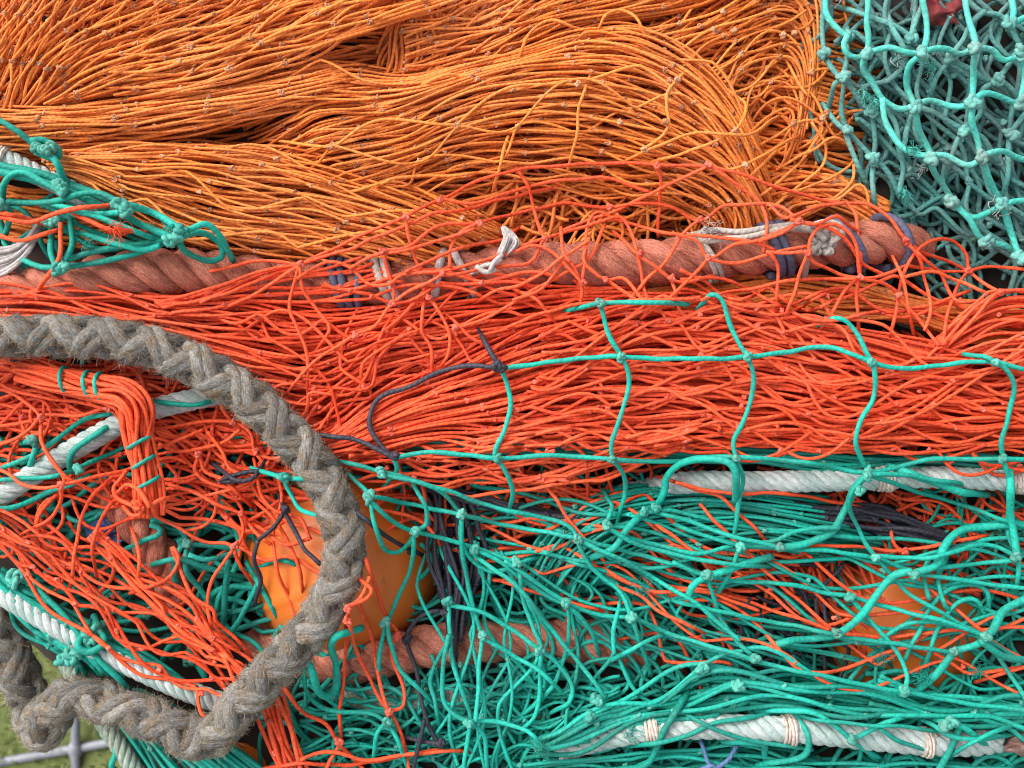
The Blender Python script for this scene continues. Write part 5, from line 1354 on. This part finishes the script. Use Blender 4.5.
def d2_fn(tm):
    fold(tm, [[(755, 498), (800, 502), (850, 508), (900, 516), (950, 530)], [(760, 512), (800, 514), (850, 522), (900, 536), (950, 550)]], 8, layers=2, th=10, mesh=60, h0=-14, bulge=2, seed=143, r=2.3, wander=5)
    tangle(tm, (760, 560, 850, 660), 14, 90, 2.2, (-34, -18), ang=1.0, spread=0.4, seed=144)


part('dark_strands', [M_DARK, M_DARK], dark, d_fn)
dark2 = thing('dark_net', 850, 510, 0, 'dark navy twine bunched below the level white rope on the right', 'fishing net', 'heaped fishing nets')
part('dark_strands', [M_DARK, M_DARK], dark2, d2_fn)

# ================================================================== FRONT GREEN NET WITH BIG SQUARE MESHES
square = thing('square_mesh_net', 740, 420, 40, 'thin green net of big square meshes draped over coral net and white rope', 'fishing net', 'heaped fishing nets')
Q_TOP = [[(576, 309), (586, 306), (600, 303), (640, 302), (676, 304)], [(600, 304), (606, 325), (613, 342), (622, 357)], [(705, 300), (709, 295), (716, 295), (724, 304), (732, 330), (740, 346), (748, 357)], [(828, 321), (834, 318), (846, 321), (858, 335), (866, 352), (872, 362)],
         [(500, 368), (540, 364), (580, 358), (622, 357), (680, 359), (748, 357), (785, 352), (820, 347), (850, 353), (872, 362), (900, 369), (940, 365), (995, 362), (1030, 372), (1060, 380)], [(975, 356), (985, 357), (995, 362)], [(500, 368), (508, 386), (511, 404), (506, 428), (497, 445), (494, 458)],
         [(622, 357), (628, 376), (627, 396), (618, 424), (612, 444), (613, 460)], [(748, 357), (753, 378), (751, 398), (742, 424), (734, 442), (736, 458)], [(872, 362), (876, 380), (873, 398), (861, 420), (856, 442), (862, 460), (868, 471)], [(995, 362), (1008, 372), (1014, 388), (1008, 420), (1001, 440), (1003, 459)],
         [(393, 458), (430, 452), (470, 455), (497, 459), (555, 455), (613, 460), (670, 461), (736, 457), (800, 462), (868, 472), (930, 460), (1003, 459), (1060, 462)], [(497, 459), (508, 475), (513, 492), (510, 508)], [(613, 460), (623, 475), (625, 495), (619, 516)], [(736, 458), (743, 478), (738, 505), (733, 540)], [(1003, 459), (1010, 490), (1008, 530), (1018, 560), (1016, 590)], [(393, 458), (397, 470), (390, 480)]]
Q_LOW = [[(905, 660), (920, 630), (935, 600), (960, 585), (985, 590), (990, 610)], [(925, 665), (940, 625), (955, 605), (975, 600), (985, 615)], [(945, 560), (938, 580), (945, 605), (955, 612)], [(930, 556), (924, 575), (930, 600)], [(880, 640), (905, 625), (935, 622), (970, 630)], [(350, 464), (365, 467), (380, 472), (420, 482), (442, 492), (456, 508), (461, 514)], [(380, 474), (410, 481), (450, 491), (485, 505), (515, 512), (548, 518), (570, 528), (577, 538)], [(357, 482), (370, 497), (374, 525), (384, 548), (398, 552), (410, 542), (415, 532)], [(370, 497), (420, 506), (461, 514), (512, 527), (577, 538), (640, 555), (706, 575)], [(370, 500), (390, 520), (415, 531), (450, 540), (476, 549), (517, 562)],
         [(415, 531), (426, 525), (425, 508), (418, 494)], [(461, 516), (462, 540), (472, 560), (490, 571), (510, 568), (530, 560)], [(415, 533), (413, 555), (402, 590), (387, 622)], [(476, 549), (500, 562), (540, 592), (590, 612), (632, 618)], [(577, 538), (586, 560), (602, 578), (620, 592), (632, 618)], [(607, 525), (620, 535), (660, 546), (700, 553), (735, 545)],
         [(284, 477), (289, 492), (300, 510), (318, 516)], [(262, 471), (284, 477), (310, 480)], [(517, 562), (524, 600), (534, 630), (540, 648), (540, 690), (535, 715), (520, 730)], [(505, 560), (545, 590), (566, 604), (570, 630), (566, 650), (556, 680), (545, 695)], [(566, 604), (590, 628), (598, 650)], [(462, 514), (463, 560), (472, 600), (482, 636)],
         [(448, 600), (450, 640), (455, 670), (465, 700), (470, 722), (465, 760), (465, 800)], [(451, 605), (480, 612), (512, 630), (540, 650)], [(452, 636), (440, 655), (430, 680), (436, 700), (438, 716)], [(448, 635), (443, 670), (444, 700), (456, 716), (470, 722)], [(470, 722), (500, 722), (525, 730), (540, 745)], [(470, 722), (484, 738), (488, 775)], [(482, 636), (478, 690), (475, 722)], [(482, 636), (510, 654), (540, 672), (560, 690)],
         [(386, 622), (380, 650), (380, 672)], [(386, 622), (392, 645), (402, 672), (425, 695)], [(304, 670), (306, 690), (318, 706), (340, 712), (368, 712), (386, 722), (398, 740), (404, 758)], [(386, 722), (376, 735), (374, 752)], [3.8, (312, 672), (318, 690), (326, 696), (335, 688), (336, 664), (331, 648), (336, 638), (350, 632)], [(540, 650), (555, 660), (572, 685), (570, 702), (555, 710)],
         [(674, 524), (705, 535), (740, 545), (780, 549), (830, 551), (876, 558), (915, 573)], [3.8, (868, 474), (855, 488), (845, 510), (830, 533), (805, 543), (780, 548)], [(868, 474), (852, 492), (850, 508), (862, 535), (876, 557), (905, 590), (950, 618), (985, 637), (1003, 665), (1040, 720)], [(672, 562), (706, 575), (740, 582), (790, 584), (822, 592), (849, 597), (890, 608), (940, 620), (985, 637)], [(706, 575), (716, 605), (732, 635), (755, 660)],
         [(632, 618), (690, 640), (755, 660), (820, 676), (904, 692), (960, 702), (1060, 715)], [(740, 547), (728, 575), (720, 590)], [(849, 597), (870, 620), (895, 650), (907, 675), (904, 692)], [4.1, (1050, 590), (1020, 602), (1003, 612), (994, 630), (985, 637)], [(740, 545), (775, 540), (800, 530), (840, 528)], [(915, 573), (960, 565), (1016, 560)], [(915, 573), (960, 580), (1018, 588), (1050, 592)], [4.0, (915, 574), (935, 565), (945, 545), (965, 530), (1000, 525), (1050, 528)],
         [(868, 474), (920, 492), (970, 508), (1005, 520), (1050, 535)], [(876, 557), (930, 557), (985, 545), (1016, 555)], [3.6, (774, 645), (800, 640), (830, 636), (838, 634)], [(674, 600), (720, 612), (790, 625), (830, 634), (900, 645), (955, 652)], [3.8, (838, 634), (862, 615), (880, 590), (895, 575), (912, 572)], [3.6, (955, 652), (975, 645), (985, 638)], [3.6, (1010, 480), (1012, 520), (1018, 560)],
         [3.6, (655, 506), (664, 492), (667, 476), (682, 464), (708, 459), (728, 463), (736, 474), (735, 490)], [3.6, (645, 512), (628, 528), (614, 548), (592, 558)], [(655, 512), (700, 525), (735, 537), (780, 548)], [3.6, (760, 560), (700, 580), (688, 600)], [3.8, (900, 470), (930, 480), (960, 492), (975, 494)], [(868, 474), (910, 476), (960, 484)], [(607, 525), (612, 508), (608, 500)], [(607, 527), (640, 545), (700, 560), (760, 566)],
         [(480, 560), (520, 590), (560, 640), (600, 690)], [(577, 538), (640, 570), (690, 600), (740, 640)], [(632, 618), (640, 640), (648, 665)], [(614, 660), (640, 645), (658, 636)], [(614, 655), (614, 630), (618, 612)], [3.6, (980, 640), (1000, 655), (1030, 660)], [3.6, (955, 652), (940, 670), (925, 685)]]
part('draped_meshes', GM, square, lambda tm: (lines(tm, Q_TOP, r=2.4, off=0.8, seed=151, wob=0.5, sides=8, tint=(0.6, 1)), knots_at(tm, [(622, 357), (748, 357), (872, 362), (995, 362), (497, 459), (613, 460), (736, 458), (868, 472), (1003, 459), (600, 304)], 2.6, size=1.55)), 'square meshes lying over the coral net')
part('slack_meshes', GM, square, lambda tm: (lines(tm, Q_LOW, r=2.3, off=1.0, seed=152, wob=0.6, sides=8, tint=(0.5, 1), lo=-28), knots_at(tm, [(380, 473), (370, 497), (461, 514), (415, 531), (577, 538), (607, 525), (517, 562), (476, 549), (632, 618), (706, 575), (740, 546), (849, 597), (876, 557), (915, 574), (985, 637), (755, 660), (904, 692), (1016, 558), (780, 549), (655, 508), (645, 512), (482, 636), (470, 722), (540, 650), (566, 604), (386, 622), (387, 722), (284, 477), (838, 634), (955, 652), (868, 476), (862, 490), (448, 602)], 2.9, size=1.55)))
Q_DARK = [[(484, 340), (490, 350), (500, 366)], [(500, 367), (470, 366), (440, 372), (405, 388), (385, 395), (373, 405), (370, 425), (380, 444), (394, 458)], [(330, 436), (355, 440), (380, 450), (394, 458)]]
part('dark_repair_twine', [M_DARK, M_DARK], square, lambda tm: (lines(tm, Q_DARK, r=2.5, off=1, seed=153), knots_at(tm, [(498, 366), (394, 457), (502, 369)], 2.9, size=1.55)))
frays('frayed_end', [M_GREEN], square, [(928, 681), (880, 660), (630, 735), (545, 753), (982, 670), (645, 592)], n=34, length=11, r=0.25, seed=14)

bl = thing('blue_twine', 712, 762, 0, 'small loop of blue twine showing below the whipped white rope', 'twine')
part('strands', [M_BLUE], bl, lambda tm: lines(tm, [[(704, 752), (708, 762), (716, 768), (728, 760), (732, 754)], [(700, 770), (712, 766), (720, 772)]], r=2.2, off=2, seed=161))
crumple('rag', M_RAGPINK, 1022, 744, -24, 24, 13, 13, 'dusty pink rag poking out by the end of the whipped white rope', 'rag')
crumple('rag', M_BLUE, 108, 530, -34, 22, 14, 9, 'crumpled blue rag deep in the loop of grey rope', 'rag')

# ================================================================== CAMERA, SKY, SUN
cd = bpy.data.cameras.new('camera')
cam = bpy.data.objects.new('camera', cd)
COL.objects.link(cam)
cam.location = Vector(CAM)
R3 = Matrix((RIGHT, UP, -FWD)).transposed()
cam.rotation_euler = R3.to_euler()
cd.sensor_width = 36
cd.lens = 36 / 1.024
cd.clip_end = 300
cd.clip_start = 0.01
cd.dof.use_dof = True
cd.dof.focus_distance = 0.985
cd.dof.aperture_fstop = 3.2
SC.camera = cam

SUN_EL, SUN_AZ = 50, -60        # elevation; azimuth measured from straight up the picture, negative to the left
w = bpy.data.worlds.new('World')
SC.world = w
w.use_nodes = True
nt = w.node_tree
bg = nt.nodes['Background']
sky = nt.nodes.new('ShaderNodeTexSky')
sky.sky_type = 'NISHITA'
sky.sun_disc = False
sky.sun_elevation = math.radians(SUN_EL)
sky.sun_rotation = math.radians(SUN_AZ)
sky.dust_density = 4.0
sky.ozone_density = 0.6
hs = nt.nodes.new('ShaderNodeHueSaturation')
hs.inputs['Saturation'].default_value = 0.30
nt.links.new(sky.outputs['Color'], hs.inputs['Color'])
nt.links.new(hs.outputs['Color'], bg.inputs['Color'])
bg.inputs['Strength'].default_value = 0.15
sd_ = bpy.data.lights.new('sun', 'SUN')
sd_.energy = 1.3
sd_.angle = math.radians(48)
sd_.color = (1.0, 0.97, 0.93)
sun = bpy.data.objects.new('sun', sd_)
COL.objects.link(sun)
e, a = math.radians(SUN_EL), math.radians(SUN_AZ)
dirv = Vector((math.sin(a) * math.cos(e), math.cos(a) * math.cos(e), math.sin(e)))
sun.rotation_euler = dirv.to_track_quat('Z', 'Y').to_euler()

SC.view_settings.view_transform = 'Standard'
SC.view_settings.look = 'None'
SC.view_settings.exposure = 0.95
SC.view_settings.gamma = 1.0
SC.render.engine = 'CYCLES'
SC.cycles.filter_width = 1.0
SC.cycles.max_bounces = 8
SC.cycles.diffuse_bounces = 5
